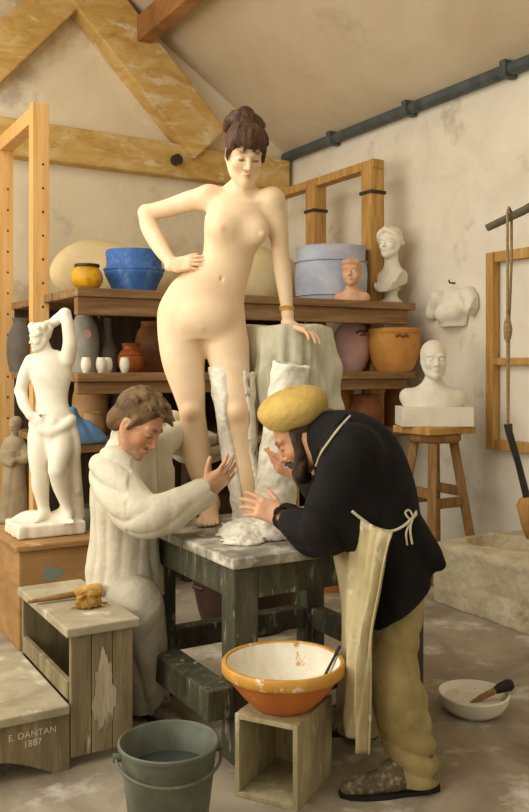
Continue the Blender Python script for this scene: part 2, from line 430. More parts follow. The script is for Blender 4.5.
# ------------------------------------------------------------------ surfaces
M['wall_cream'] = material('cream limewash', [(.25,(222,204,168)), (.5,(234,220,190)), (.75,(241,230,205))], 1.1, .92, 8, .25, 9, 1.2, spots=[((198,172,126), 1.3, .56, .7), ((196,190,178), 2.6, .6, .75), ((240,230,206), 5, .6, .7)])
M['wall_white'] = material('whitewashed plaster', [(.25,(216,205,182)), (.5,(231,222,202)), (.75,(240,232,215))], 1.6, .92, 8, .3, 12, 1.0, spots=[((182,168,144), 2.2, .6, .76), ((234,227,210), 6, .6, .72)])
M['ceiling'] = material('brownish ceiling plaster', [(.25,(196,176,146)), (.5,(210,192,162)), (.75,(220,204,175))], 1.0, .95, 7, .2, 8, .8, spots=[((184,164,132), 1.4, .6, .8)])  # brownish tone, darker than the walls, with random blotches
M['floor'] = material('trodden grey brown floor', [(.28,(128,115,95)), (.5,(156,144,122)), (.72,(180,169,148))], 1.7, .85, 9, .35, 14, 1.5, spots=[((208,200,184), 3.6, .54, .68), ((116,94,72), 1.6, .56, .74), ((218,212,200), 22, .7, .74)])
M['timber'] = material('ochre washed timber', [(.3,(186,144,70)), (.5,(208,170,98)), (.7,(222,194,136))], 3, .85, 8, .35, 14, .8, (1,1,2.5), spots=[((224,206,164), 4.2, .56, .66), ((160,116,54), 7, .64, .76)])
M['purlin'] = material('brown purlin timber', [(.3,(138,92,52)), (.6,(172,122,74)), (.8,(190,142,94))], 5, .8, 6, .2)
M['pipe'] = material('grey painted pipe', [(.3,(62,68,68)), (.6,(86,92,90)), (.8,(110,114,108))], 8, .55)
M['iron'] = material('dark iron', [(.3,(38,32,28)), (.7,(70,60,52))], 12, .5)
M['pine'] = material('fresh yellow pine', [(.3,(206,154,86)), (.55,(222,174,108)), (.8,(232,190,128))], 4, .6, 6, .1, 20, .6, (6,6,.5))
M['oldpine'] = material('aged yellow pine', [(.3,(160,116,56)), (.55,(192,148,82)), (.8,(210,172,108))], 5, .7, 6, .15, 20, .6, (5,5,.6))
M['shelf'] = material('brown shelf board', [(.3,(112,82,50)), (.55,(142,108,70)), (.8,(168,140,102))], 5, .75, 6, .2, 20, .6, (.5,5,5))
M['darkwood'] = material('dark support and shade boards', [(.3,(52,38,28)), (.6,(76,58,42)), (.8,(98,76,56))], 4, .85, 6, .2, 16, .6, (5,1,.6))  # wood of the supports, and the dark of the rack's added shade panel
# ------------------------------------------------------------------ the room (u, v frame)
UW, VW, UL, V0 = 4.1, 6.56, -1.9, -1.6
EAVE, SLOPE, RIDGE = 3.175, .655, 1.95
ZR = EAVE+SLOPE*(UW-RIDGE); ZL = ZR-.42*(RIDGE-UL)
def setting(name, mb, mat, **k):
    o = mb.obj(name, mat, None, (0,0,0), TH, **k); o['kind'] = 'structure'; return o
setting('floor', MB().box(UL-.2, UW+.2, V0, VW+.2, -.12, 0), M['floor'])
setting('wall_back', MB().prism([(UL-.2,0), (UW+.2,0), (UW+.2,EAVE-.13), (RIDGE,ZR), (UL-.2,ZL-.08)], (0,VW,0), (1,0,0), (0,0,1), (0,.18,0)), M['wall_cream'])
setting('wall_right', MB().box(UW, UW+.18, V0, VW, 0, EAVE), M['wall_white'])
wl = MB()                                                            # left wall with the studio window's opening
WV0, WV1, WZ0, WZ1 = .6, 5.7, .95, 2.72
wl.box(UL-.18, UL, V0, WV0, 0, ZL).box(UL-.18, UL, WV1, VW, 0, ZL).box(UL-.18, UL, WV0, WV1, 0, WZ0).box(UL-.18, UL, WV0, WV1, WZ1, ZL)
setting('wall_left', wl, M['wall_cream'])
wf = MB()
for k in range(7): wf.box(UL-.12, UL-.05, WV0+(WV1-WV0)*k/6-.025, WV0+(WV1-WV0)*k/6+.025, WZ0, WZ1)
for z in (WZ0+.03, (WZ0+WZ1)/2, WZ1-.03): wf.box(UL-.12, UL-.05, WV0, WV1, z-.025, z+.025)
setting('window_1', wf, M['oldpine'])
# roof: right slope, left slope with the skylight's opening
def slope(poly, zf, t=.1):
    V = [(u, v, zf(u)) for u, v in poly]+[(u, v, zf(u)+t) for u, v in poly]; n = len(poly)
    return V, [tuple(range(n)), tuple(range(n, 2*n))]+[(i, (i+1) % n, n+(i+1) % n, n+i) for i in range(n)]
zr = lambda u: EAVE+SLOPE*(UW-u); zl = lambda u: ZR-.42*(RIDGE-u)
setting('ceiling', MB().add(*slope([(RIDGE,V0), (UW+.18,V0), (UW+.18,VW), (RIDGE,VW)], zr)), M['ceiling'])
SU0, SU1, SV0, SV1 = -1.45, .9, 1.0, 5.6
rl = MB()
for a, b, c, d in ((UL-.18,SU0,V0,VW), (SU1,RIDGE,V0,VW), (SU0,SU1,V0,SV0), (SU0,SU1,SV1,VW)): rl.add(*slope([(a,c), (b,c), (b,d), (a,d)], zl))
setting('ceiling', rl, M['ceiling'])
sk = MB()
for k in range(5):
    v = SV0+(SV1-SV0)*k/4; sk.bar((SU0,v,zl(SU0)+.05), (SU1,v,zl(SU1)+.05), .05, .06)
for u in (SU0, SU1): sk.bar((u,SV0,zl(u)+.05), (u,SV1,zl(u)+.05), .05, .06)
setting('window_2', sk, M['pipe'])
# timbers of the gable and the purlin
tb = MB().hexa([(UL,VW-.12,2.87), (4.05,VW-.12,2.84), (4.05,VW+.02,2.84), (UL,VW+.02,2.87), (UL,VW-.12,3.17), (4.05,VW-.12,3.11), (4.05,VW+.02,3.11), (UL,VW+.02,3.17)])
o = setting('trim_1', tb, M['timber'], bevel=.015)
def gpt(px, py):                                                      # a point of the gable wall seen at a pixel
    p = onV(px, VW-.1); Y = p[1]; u, v = toUV(p); return np.array([u, VW-.09, EYE-(py-HY)/FP*Y])
rf = MB(); a, b = gpt(66,-36), gpt(207,146)
rf.bar(a, b, .2, .4, (0,-1,0)); o = setting('trim_2', MB().bar(a, b, .19, .4, np.cross(nrm(b-a), (0,1,0))), M['timber'], bevel=.015)
a, b = gpt(92,-34), gpt(-22,74)
o = setting('trim_3', MB().bar(a, b, .17, .3, np.cross(nrm(b-a), (0,1,0))), M['timber'], bevel=.015)
pu = gpt(140,36); o = setting('trim_4', MB().bar((pu[0],VW-.02,pu[2]+.02), (pu[0],V0,pu[2]+.02), .12, .2), M['purlin'], bevel=.01)
bo = MB().tube([gpt(174,161)+(0,-.03,0), gpt(174,161)+(0,-.09,0)], .045, 8); setting('trim_5', bo, M['iron'])
# grey eaves pipe with its clips
pp = empty('eaves_pipe', UV(UW-.06, VW-.05, EAVE-.03), TH)
tag(pp, 'long grey pipe running along the top of the right wall under the sloping ceiling', 'pipe')
MB().tube([(0,0,0), (0,-7.8,0)], .042, 12).obj('pipe_run', M['pipe'], pp, smooth=True)
for k in range(7):
    v = -.75-.95*k; MB().box(-.06,.05, v-.025, v+.025, -.055, .055).obj('pipe_clip', M['pipe'], pp, bevel=.008)
for a in ('baseboard',): pass
# ------------------------------------------------------------------ shelving rack: shelves in front, peg-holed pine frame left, strapped frame right
ZT, ZM, ZB, ZF = 1.73, 1.256, .86, .26
RU0, RU1, RV0, RV1 = 1.50, 3.92, 4.60, 6.0
rk = empty('storage_rack', UV(RU0, RV0, 0), TH)
tag(rk, 'long wooden storage rack of broad shelves loaded with pots along the back wall', 'shelving')
lu = lambda u: u-RU0; lv = lambda v: v-RV0
for z, t in ((ZT,.05), (ZM,.05), (ZB,.045), (ZF,.045)):
    s = MB()
    for k in range(3): s.box(lu(RU0)+(.0 if k else .01), lu(RU1)-(.012*k), lv(RV0)+k*.465, lv(RV0)+k*.465+.46, z-t, z)
    s.obj('shelf_board', M['shelf'], rk, bevel=.006)
for z, h in ((ZT-.05,.1), (ZM-.05,.07)):
    MB().box(lu(RU0)+.02, lu(RU1)-.05, .03, .09, z-h, z).obj('shelf_rail', M['shelf'], rk, bevel=.006)
MB().box(lu(RU0)+.02, lu(RU1)-.02, lv(RV1)-.03, lv(RV1), .0, ZT-.05).obj('back_panel', M['darkwood'], rk)  # added panel: its dark colour stands in for shade between the shelves
for u in (2.2, 3.1): MB().box(lu(u), lu(u)+.07, .07, .14, 0, ZT-.05).obj('support', M['darkwood'], rk, bevel=.006)
def rpost(u, v, w, d, z1, mat, name='post', z0=0):
    return MB().box(lu(u)-w/2, lu(u)+w/2, lv(v)-d/2, lv(v)+d/2, z0, z1).obj(name, mat, rk, bevel=.006)
LP = [(1.485, 5.26, 2.90), (1.485, 6.12, 2.90)]
for (u, v, z) in LP:
    p = rpost(u, v, .10, .09, z, M['pine']); me = p.data; n0 = len(me.polygons); nv = len(me.vertices)
    h = MB()
    for k in range(16): h.tube([(lu(u)+.012, lv(v)-.0460, .35+k*.145), (lu(u)+.012, lv(v)-.0445, .35+k*.145)], .008, 8)
    V = [tuple(q.co) for q in me.vertices]+h.v; Fc = [tuple(q.vertices) for q in me.polygons]+[tuple(i+nv for i in q) for q in h.f]
    m2 = raw_mesh('post', V, Fc, M['pine']); m2.materials.append(M['iron'])
    for q in list(m2.polygons)[n0:]: q.material_index = 1
    p.data = m2
MB().box(lu(1.485)-.045, lu(1.485)+.045, lv(5.30), lv(6.08), 2.79, 2.89).obj('crossbar', M['pine'], rk, bevel=.006)
for (v, z) in ((4.93, 2.76), (5.66, 2.74)):
    p = rpost(3.8, v, .12, .12, z, M['oldpine'])
    MB().box(lu(3.8)-.07, lu(3.8)+.07, lv(v)-.07, lv(v)+.07, z-.24, z-.215).obj('strap', M['iron'], p, bevel=.004)
MB().box(lu(3.8)-.05, lu(3.8)+.05, lv(4.86), lv(6.3), 2.70, 2.765).obj('crossbar', M['oldpine'], rk, bevel=.006)
# ------------------------------------------------------------------ furniture surfaces
M['tablewood'] = material('grey green bench wood', [(.3,(50,48,34)), (.55,(74,72,54)), (.8,(100,97,76))], 5, .75, 7, .25, 20, .6, (4,4,1), spots=[((168,162,140), 7, .58, .72), ((196,190,172), 30, .66, .72)])
M['tabletop'] = material('plastered bench top', [(.3,(104,100,86)), (.55,(150,143,124)), (.8,(186,178,158))], 7, .85, 7, .3, 22, .6, spots=[((222,214,196), 6, .48, .62), ((70,68,56), 9, .66, .74)])
M['stepwood'] = material('grey olive step boards', [(.3,(104,92,66)), (.55,(134,120,90)), (.8,(160,146,114))], 4, .8, 7, .2, 20, .6, (5,5,.8), spots=[((190,182,160), 5, .62, .74), ((84,70,48), 6, .64, .76), ((214,208,192), 45, .70, .75)])
M['steptop'] = material('dusty step tread', [(.3,(140,128,102)), (.55,(168,156,128)), (.8,(190,180,154))], 5, .85, 7, .2, 20, .6, spots=[((206,198,176), 7, .56, .7)])
M['chestwood'] = material('ochre chest boards', [(.3,(140,102,58)), (.55,(168,128,80)), (.8,(190,152,102))], 3, .75, 7, .15, 20, .6, (1,1,3), spots=[((200,172,128), 6, .64, .74)])
M['teal'] = material('teal paint smear', [(.3,(116,132,116)), (.7,(136,148,130))], 12, .8)
M['cratewood'] = material('pale crate boards', [(.3,(142,128,92)), (.55,(172,158,120)), (.8,(194,180,146))], 5, .8, 7, .2, 20, .6, (4,4,1), spots=[((204,196,172), 7, .6, .72), ((98,82,56), 8, .66, .74)])
M['standwood'] = material('brown stool wood', [(.3,(118,84,46)), (.55,(148,110,64)), (.8,(172,134,84))], 5, .65, 6, .15, 20, .6, (5,5,.8), spots=[((196,176,140), 9, .66, .74)])
M['stone'] = material('rough pale limestone', [(.25,(160,146,114)), (.5,(188,175,144)), (.75,(206,196,168))], 4, .95, 9, .8, 18, 1.0, spots=[((208,200,178), 6, .58, .7), ((140,124,92), 5, .62, .76)])
M['plaster'] = material('white plaster', [(.3,(222,212,190)), (.55,(234,226,206)), (.8,(240,234,218))], 8, .7, 6, .05, 30)
M['wetplaster'] = material('fresh white plaster', [(.3,(206,198,178)), (.55,(226,220,202)), (.8,(236,231,216))], 14, .75, 8, .35, 40, .8, spots=[((190,180,156), 12, .62, .72)])
M['terracotta'] = material('orange terracotta', [(.3,(178,98,42)), (.55,(200,114,50)), (.8,(214,132,66))], 6, .5, 6, .08, 20, spots=[((226,200,160), 14, .68, .74)])
M['zinc'] = material('grey green zinc', [(.3,(70,74,60)), (.55,(94,98,82)), (.8,(120,122,104))], 7, .5, 7, .05, 20, spots=[((150,150,136), 18, .66, .74)])
M['water'] = material('dark murky water', [(.3,(48,54,50)), (.7,(66,70,64))], 4, .15)
M['black'] = material('black tool', [(.3,(24,22,20)), (.7,(40,36,32))], 10, .5)
M['rope'] = material('hemp rope', [(.3,(132,106,70)), (.7,(172,146,104))], 60, .9, 4, .3, 120)
M['sponge'] = material('yellow brown fibre', [(.3,(136,100,44)), (.6,(176,136,66)), (.8,(200,164,92))], 30, .95, 6, .6, 80)
M['letter'] = material('pale painted letters', [(.3,(226,214,178)), (.7,(238,228,196))], 20, .8)
# ------------------------------------------------------------------ the heavy bench the model stands on
TA = np.array([-.098, 2.78]); TU, TV = toUV(TA); TL, TW, TZ = .80, .74, .675
tb_ = empty('modelling_bench', UV(TU, TV, 0), TH)
tag(tb_, 'heavy dark grey-green wooden bench spattered with plaster that the nude woman stands on', 'bench')
s = MB(); e = .012
for k in range(4): s.box(-e, TL+e, -e+k*(TW+2*e)/4+(.002 if k else 0), -e+(k+1)*(TW+2*e)/4, TZ-.036, TZ)
s.obj('tabletop', M['tabletop'], tb_, bevel=.006)
lw = .092
for (x, y) in ((0,0), (TL-lw,0), (0,TW-lw), (TL-lw,TW-lw)): MB().box(x, x+lw, y, y+lw, 0, TZ-.036).obj('leg', M['tablewood'], tb_, bevel=.007)
for (x0,x1,y0,y1) in ((lw,TL-lw,.012,.05), (lw,TL-lw,TW-.05,TW-.012), (.012,.05,lw,TW-lw), (TL-.05,TL-.012,lw,TW-lw)):
    MB().box(x0,x1,y0,y1,TZ-.145,TZ-.036).obj('apron_rail', M['tablewood'], tb_, bevel=.005)
for (x0,x1,y0,y1,z) in ((lw,TL-lw,.01,.08,.17), (lw,TL-lw,TW-.08,TW-.01,.17), (TL-.08,TL-.01,lw,TW-lw,.17)):
    MB().box(x0,x1,y0,y1,z,z+.085).obj('stretcher', M['tablewood'], tb_, bevel=.006)
MB().box(-.10, 0.0, -.01, TW+.03, .165, .265).obj('stretcher', M['tablewood'], tb_, bevel=.007)
def blot(cx, cy, rx, ry, seed, n=48):
    r = random.Random(seed); ph = [r.uniform(0, 6.3) for _ in range(4)]
    return [(cx+rx*w*math.cos(a), cy+ry*w*math.sin(a)) for a, w in [(a, .82+.12*math.sin(3*a+ph[0])+.10*math.sin(7*a+ph[1])+.06*math.sin(15*a+ph[2])+r.uniform(-.03,.03)) for a in [2*PI*k/n for k in range(n)]]]
# ------------------------------------------------------------------ step stool with two treads
ss = empty('step_stool', UV(.86, 2.70, 0), TH)
tag(ss, 'grey wooden two-tread step block at left front with a painted inscription', 'step stool')
W, D, H1, H2 = .225, .58, .455, .215
MB().box(-.012, W+.015, -.012, D+.02, H1-.03, H1).obj('upper_tread', M['steptop'], ss, bevel=.005)
s = MB()
for k in range(3): s.box(.005+k*(W-.01)/3, .003+(k+1)*(W-.01)/3, 0, .02, .035, H1-.03)
s.obj('front_panel', M['stepwood'], ss, bevel=.003)
MB().box(W-.022, W, .02, D, 0, H1-.03).obj('side_panel', M['stepwood'], ss, bevel=.003)
MB().box(0, W-.022, D-.02, D, 0, H1-.03).obj('back_panel', M['stepwood'], ss, bevel=.003)
MB().box(0, .02, .02, D, H2, H2+.06).obj('side_rail', M['stepwood'], ss, bevel=.003)
M['smear'] = material('dried plaster drips', [(.3,(160,148,120)), (.55,(184,174,148)), (.8,(202,193,170))], 9, .9, 6, .2, 30, .6, (3,3,.6), spots=[((134,120,90), 8, .56, .66)])
MB().prism(blot(.118,.225,.044,.145,9), (0,-.0012,0), (1,0,0), (0,0,1), (0,.004,0)).obj('plaster_smear', M['smear'], ss)
LW = .52
MB().box(-LW, -.004, -.022, D, H2-.03, H2).obj('lower_tread', M['steptop'], ss, bevel=.005)
arch = [(0,0), (-.05,0)]+[(-.05-.42*t, .075*math.sin(PI*t)) for t in [k/12 for k in range(1,12)]]+[(-LW+.05,0), (-LW,0), (-LW,H2-.03), (0,H2-.03)]
MB().prism(arch[::-1], (0,0,0), (1,0,0), (0,0,1), (0,.02,0)).obj('lower_front_panel', M['stepwood'], ss)
MB().box(-LW, -LW+.02, .02, D, 0, H2-.03).obj('lower_side_panel', M['stepwood'], ss, bevel=.003)
def words(txt, size, mat, parent, loc, rot, name='lettering', ext=.0008, sx=1):
    cu = bpy.data.curves.new(name, 'FONT'); cu.body = txt; cu.size = size; cu.extrude = ext; cu.align_x = 'CENTER'; cu.offset = -.0004
    o = bpy.data.objects.new(name, cu); COL.objects.link(o)
    bpy.context.view_layer.update(); me = bpy.data.meshes.new_from_object(o.evaluated_get(bpy.context.evaluated_depsgraph_get()))
    bpy.data.objects.remove(o); me.materials.clear(); me.materials.append(mat)
    o = bpy.data.objects.new(name, me); COL.objects.link(o); o.parent = parent; o.location = loc; o.rotation_euler = rot; o.scale = (sx,1,1); return o
t = words('E. DANTAN\n1887', .029, M['letter'], ss, (-.118, -.0012, .132), (PI/2, 0, 0), 'lettering')
t['label'] = 'pale painted letters'
# ------------------------------------------------------------------ chest under the statue
ch = empty('wooden_chest', UV(1.018, 3.93, 0), TH)
tag(ch, 'ochre wooden chest with a teal smear carrying the white statue', 'chest')
CWd, CD, CH = .38, .78, .48
MB().box(0, CWd, 0, CD, 0, CH-.03).obj('body', M['chestwood'], ch, bevel=.006)
MB().box(-.018, CWd+.02, -.02, CD+.02, CH-.03, CH).obj('lid', M['chestwood'], ch, bevel=.008)
MB().prism(blot(.155,.335,.062,.038,4), (0,-.0012,0), (1,0,0), (0,0,1), (0,.004,0)).obj('paint_smear', M['teal'], ch)
hd = MB().tube([(-.012, .42+.04*math.cos(a), .34+.04*math.sin(a)) for a in [2*PI*k/16 for k in range(16)]], .006, 8, closed=True).obj('ring_handle', M['iron'], ch, smooth=True)
MB().box(-.012, 0, .405, .435, .365, .395).obj('handle_plate', M['iron'], ch)
# ------------------------------------------------------------------ crate under the bowl
ck = empty('open_crate', (.096, 2.50, 0), -math.radians(26.6))
tag(ck, 'small pale open-fronted wooden crate standing on end under the orange bowl', 'crate')
cw, cd, chh = .208, .265, .25; t = .016
MB().box(-cw, 0, 0, cd, chh-t, chh).obj('top_board', M['cratewood'], ck, bevel=.002)
MB().box(-cw, 0, 0, cd, 0, t).obj('bottom_board', M['cratewood'], ck, bevel=.002)
for x in (-cw, -t): MB().box(x, x+t, .0, cd, t, chh-t).obj('side_board', M['cratewood'], ck, bevel=.002)
s = MB()
for a, b in ((t, .125), (.132, chh-t)): s.box(-cw+t, -t, cd-t, cd, a, b)
s.obj('back_board', M['cratewood'], ck)
# ------------------------------------------------------------------ modelling stand with the bust
mp_ = P(434, 425.5, 5.35); ms = empty('modelling_stand', (mp_[0], mp_[1], 0), TH)
tag(ms, 'tall four-legged wooden stand with square board top by the right wall', 'stand')
SZ = mp_[2]
MB().box(-.19, .19, -.17, .17, SZ-.045, SZ).obj('board_top', M['oldpine'], ms, bevel=.006)
MB().lathe([(0,-.10), (.15,-.10), (.165,-.085), (.165,-.05), (0,-.05)], 36, (0,0,SZ)).obj('round_plate', M['standwood'], ms, smooth=True)
lg = lambda sx, sy, z: np.array([sx*(.085+.10*(1-z/(SZ-.1))), sy*(.085+.10*(1-z/(SZ-.1))), z])
for sx, sy in ((-1,-1), (1,-1), (1,1), (-1,1)):
    MB().bar(lg(sx,sy,0), lg(sx,sy,SZ-.09), .055, .055, (sx,-sy,0)).obj('leg', M['standwood'], ms, bevel=.006)
for z, pr in ((.46, ((-1,-1,1,-1), (-1,1,1,1))), (.52, ((-1,-1,-1,1), (1,-1,1,1)))):
    for a in pr: MB().bar(lg(a[0],a[1],z), lg(a[2],a[3],z), .03, .06).obj('stretcher', M['standwood'], ms, bevel=.004)
# ------------------------------------------------------------------ stool on the bench that the cloth hides
DS = UV(1.90, 3.05, TZ); ds = empty('tall_stool', DS, TH)
tag(ds, 'brown wooden stool set on the bench, hidden under the pale draped cloth', 'stool')
HS = .77
MB().box(-.135, .135, -.135, .135, HS-.03, HS).obj('seat', M['standwood'], ds, bevel=.006)
for sx in (-1,1):
    for sy in (-1,1): MB().bar((sx*.105,sy*.105,0), (sx*.1,sy*.1,HS-.03), .038, .038).obj('leg', M['oldpine'], ds, bevel=.004)
for a, b in (((-.105,-.105), (.105,-.105)), ((-.105,.105), (.105,.105)), ((-.105,-.105), (-.105,.105)), ((.105,-.105), (.105,.105))):
    MB().bar((*a,.2), (*b,.2), .022, .03).obj('rung', M['oldpine'], ds)
# ------------------------------------------------------------------ stone mortar block
def stone_block():
    L, Dp, Hh = 1.15, .80, .335
    F = Fld((-.08,-.08,-.03), (L+.05,Dp+.08,Hh+.06), .009)
    # local: x runs towards the viewer along the wall, y towards the wall
    F.rbox((L/2,Dp/2,Hh/2-.01), (L/2,Dp/2,Hh/2+.01), .032)
    F.ell((.21,.33,Hh+.01), (.19,.19,.19), None, .008, 'sub')
    F.disp(lambda p: .007*waves(p, 9, 3)+.004*waves(p, 40, 4)+.002*waves(p, 130, 9))
    V, Q = F.mesh(); V[:, 2] = np.maximum(V[:, 2], 0)
    # map x -> -v, y -> u
    W_ = np.stack([V[:, 1], -V[:, 0], V[:, 2]], 1)
    o = link('stone_mortar', raw_mesh('stone_mortar', W_, Q, M['stone'], True), None, UV(3.19, 3.62, 0), TH)
    tag(o, 'big rough pale stone block with a hollow in its top on the floor at right', 'mortar')
stone_block()
# ------------------------------------------------------------------ bucket
bk = empty('zinc_bucket', (-.258, 2.315, -.004), .25)
tag(bk, 'grey zinc bucket of dark water at the front edge of the floor', 'bucket')
MB().lathe([(0,.012), (.092,.012), (.092,.004), (.097,.004), (.130,.282), (.136,.285), (.136,.293), (.131,.296), (.125,.29), (.093,.02), (0,.02)], 56).obj('pail', M['zinc'], bk, smooth=True)
MB().lathe([(0,.215), (.1165,.215), (.1165,.205), (0,.205)], 40).obj('water', M['water'], bk, smooth=True)
hp = [(.141*math.cos(a), -.141*math.sin(a)*.98-.004, .262-.03*math.sin(a)) for a in [PI*k/24 for k in range(25)]]
MB().tube(hp, .0045, 8).obj('bail_handle', M['zinc'], bk, smooth=True)
for sx in (-1,1): MB().tube([(sx*.122,0,.262), (sx*.148,0,.262)], .012, 10).obj('handle_lug', M['zinc'], bk, smooth=True)
# ------------------------------------------------------------------ orange bowl of plaster on the crate
cc = np.array([.096,2.50])+(np.array([[math.cos(-.464),-math.sin(-.464)],[math.sin(-.464),math.cos(-.464)]]) @ np.array([-cw/2, cd/2]))
ob = empty('mixing_bowl', (cc[0]-.004, cc[1]-.01, .25), 0)
tag(ob, 'big orange earthenware bowl of white plaster on the crate', 'bowl')
MB().lathe([(0,0), (.088,0), (.094,.006), (.125,.035), (.158,.075), (.178,.112), (.182,.116), (.182,.108), (.170,.105), (.150,.075), (.118,.04), (.086,.014), (0,.01)], 64).obj('bowl_body', M['terracotta'], ob, smooth=True)
M['rimglaze'] = material('ochre glazed rim', [(.3,(184,128,46)), (.55,(204,150,64)), (.8,(222,180,104))], 8, .35, 6, .05, 20, spots=[((236,226,204), 16, .56, .62)])
MB().lathe([(.177,.108), (.186,.106), (.191,.112), (.191,.136), (.186,.142), (.178,.142), (.175,.136)], 64).obj('rim', M['rimglaze'], ob, smooth=True)
M['bowlplaster'] = material('plaster smeared inside', [(.3,(214,200,172)), (.55,(232,224,204)), (.8,(240,234,218))], 9, .6, 6, .3, 20, .6, (1,1,.5), spots=[((196,140,60), 7, .64, .68)])
pl = MB().lathe([(0,.035), (.06,.036), (.104,.042), (.135,.07), (.158,.103), (.172,.134), (.176,.137), (.1745,.128), (.160,.095), (.138,.06), (.112,.036), (0,.02)], 64, wob=.01).obj('plaster_lining', M['bowlplaster'], ob, smooth=True)
tl = empty('mixing_spatula', (cc[0]+.13, cc[1]+.03, .33), 0); tag(tl, 'thin dark spatula leaning inside the orange bowl', 'spatula')
MB().bar((-.022,-.02,-.03), (.03,.0,.062), .012, .003).obj('blade', M['black'], tl); MB().tube([(.03,0,.062), (.045,.006,.088)], .005, 8).obj('handle', M['black'], tl)
# ------------------------------------------------------------------ white bowl with its brush
wb = empty('plaster_bowl', (.783, 3.22, 0), 0); tag(wb, 'white plaster-caked bowl on the floor before the stone block', 'bowl')
MB().lathe([(0,0), (.08,0), (.108,.018), (.126,.045), (.132,.072), (.128,.077), (.120,.072), (.112,.054), (.088,.034), (0,.028)], 56, wob=.012).obj('bowl_shell', M['plaster'], wb, smooth=True)
MB().lathe([(0,.054), (.05,.056), (.114,.052), (.110,.044), (0,.036)], 40, wob=.05).obj('wet_plaster', M['wetplaster'], wb, smooth=True)
br = empty('plaster_brush', (.80, 3.19, .058), 0); tag(br, 'short brown plaster brush resting across the white bowl', 'brush')
MB().tube([(-.045,-.02,-.008), (.0,-.01,.012), (.06,.005,.034)], [.005,.011,.012], 10).obj('handle', M['standwood'], br, smooth=True)
MB().tube([(.055,.004,.032), (.075,.008,.040), (.11,.014,.05), (.125,.016,.054)], [.012,.018,.023,.016], 12).obj('bristles', M['black'], br, smooth=True)
# ------------------------------------------------------------------ tool and fibre on the step
ax = UV(.855+.10, 2.70+.30, .455)
ml = empty('sculptor_mallet', ax, TH+.25); tag(ml, 'pale wooden tool with a bulbous end lying on the upper step', 'mallet')
MB().tube([(-.13,.06,.012), (-.04,.035,.016), (.03,.015,.018)], [.006,.011,.012], 12).obj('handle', M['standwood'], ml, smooth=True)
MB().tube([(.03,.015,.018), (.05,.01,.021), (.10,-.005,.024), (.125,-.012,.024), (.132,-.014,.024)], [.013,.021,.024,.021,.01], 16).obj('head', M['oldpine'], ml, smooth=True)
F = Fld((-.09,-.07,-.01), (.10,.07,.09), .0035); r_ = random.Random(3)
for k in range(26):
    a = r_.uniform(0, 6.3); q = [np.array([.045*math.cos(a+j*.9)*r_.uniform(.2,1.1), .035*math.sin(a+j*.9)*r_.uniform(.2,1.1), r_.uniform(.006,.05)]) for j in range(4)]
    F.chain(q, [.006]*4, .003)
for k in range(8): F.chain([(r_.uniform(-.04,.04), r_.uniform(-.04,.03), .012), (r_.uniform(-.075,.085), r_.uniform(-.055,.05), .006)], [.005,.003], .003)
F.ell((0,0,.018), (.042,.034,.02), None, .01); F.disp(lambda p: .002*waves(p, 200, 5))
o = F.obj('fibre_bundle', M['sponge'], None); o.location = tuple(UV(.855+.135, 2.70+.20, .455)); o.rotation_euler = (0,0,TH)
tag(o, 'tangled yellow-brown fibre bundle lying on the upper step', 'fibre')
# ------------------------------------------------------------------ frame on the right wall, hanging pestle
fu = UW-.045; fr = empty('stretcher_frame', UV(fu, 0, 0), TH)
tag(fr, 'empty pine stretcher frame hung on the right wall at the edge', 'frame')
def onU(px, u): Y = u/(SU+CU*(px-CX)/FP); X = (px-CX)/FP*Y; return -SU*X+CU*Y, Y
v1, Y1 = onU(488, fu); vb0 = v1-1.35
zt, zb, zm = 2.02, .76, 1.30
MB().box(-.022, .03, v1-.065, v1, zb, zt).obj('stile', M['oldpine'], fr, bevel=.004)
MB().box(-.022, .03, vb0, vb0+.065, zb, zt).obj('stile', M['oldpine'], fr, bevel=.004)
for z, h in ((zt-.065,.065), (zb,.065), (zm,.045)): MB().box(-.018, .028, vb0+.065, v1-.065, z, z+h).obj('rail', M['oldpine'], fr, bevel=.004)
# spring pole, rope and pestle over the mortar
Yp = 3.86; a, b = P(487, 228, Yp+.0), P(560, 189, Yp)
d_ = (b-a); b = a+d_*9.0; b[1] = a[1]
sp = empty('spring_pole', a, 0); tag(sp, 'thin grey branch pole sticking in from the right edge with a rope over it', 'pole')
MB().tube([(0,0,0), tuple(d_*.5+(0,0,-.01)), tuple(d_*1.5), tuple(d_*3.0+(0,.15,0))], [.017,.02,.022,.026], 10).obj('branch', material('grey branch bark', [(.3,(92,82,66)), (.7,(128,116,94))], 12, .9, 6, .4), sp, smooth=True)
rp = empty('hanging_rope', P(508, 425, Yp), 0); tag(rp, 'knotted hemp rope hanging from the branch pole to the pestle', 'rope')
q = lambda px, py, dy=0: P(px, py, Yp+dy)-P(508, 425, Yp)
s = MB()
for dx, dy in ((-1.5,-.03), (2.5,.03)): s.tube([q(509+dx,214,dy), q(509+dx,260,dy*.8), q(508.5+dx*.6,300,dy*.4), q(508+dx*.4,322), q(508,425)], .0065, 8)
s.tube([q(507.5,213,-.03), q(509,207.5,0), q(511.5,213,.03)], .0065, 8)
s.obj('rope_strands', M['rope'], rp, smooth=True)
MB().tube([q(507,318), q(507.4,322), q(508,330), q(507.6,338), q(507.6,343)], [.006,.016,.02,.016,.006], 10).obj('knot', M['rope'], rp, smooth=True)
ps = empty('hanging_pestle', P(508, 425, Yp), 0); tag(ps, 'dark iron-shafted pestle with pale block head hanging over the stone mortar', 'pestle')
MB().tube([q(508,424), q(509,432), q(518,462), q(527.5,500)], [.02,.017,.015,.017], 12).obj('shaft', M['iron'], ps, smooth=True)
MB().tube([q(526.2,497), q(527.6,503), q(533,522), q(537,536), q(537.6,539)], [.03,.05,.055,.05,.03], 16).obj('head', M['oldpine'], ps, smooth=True)
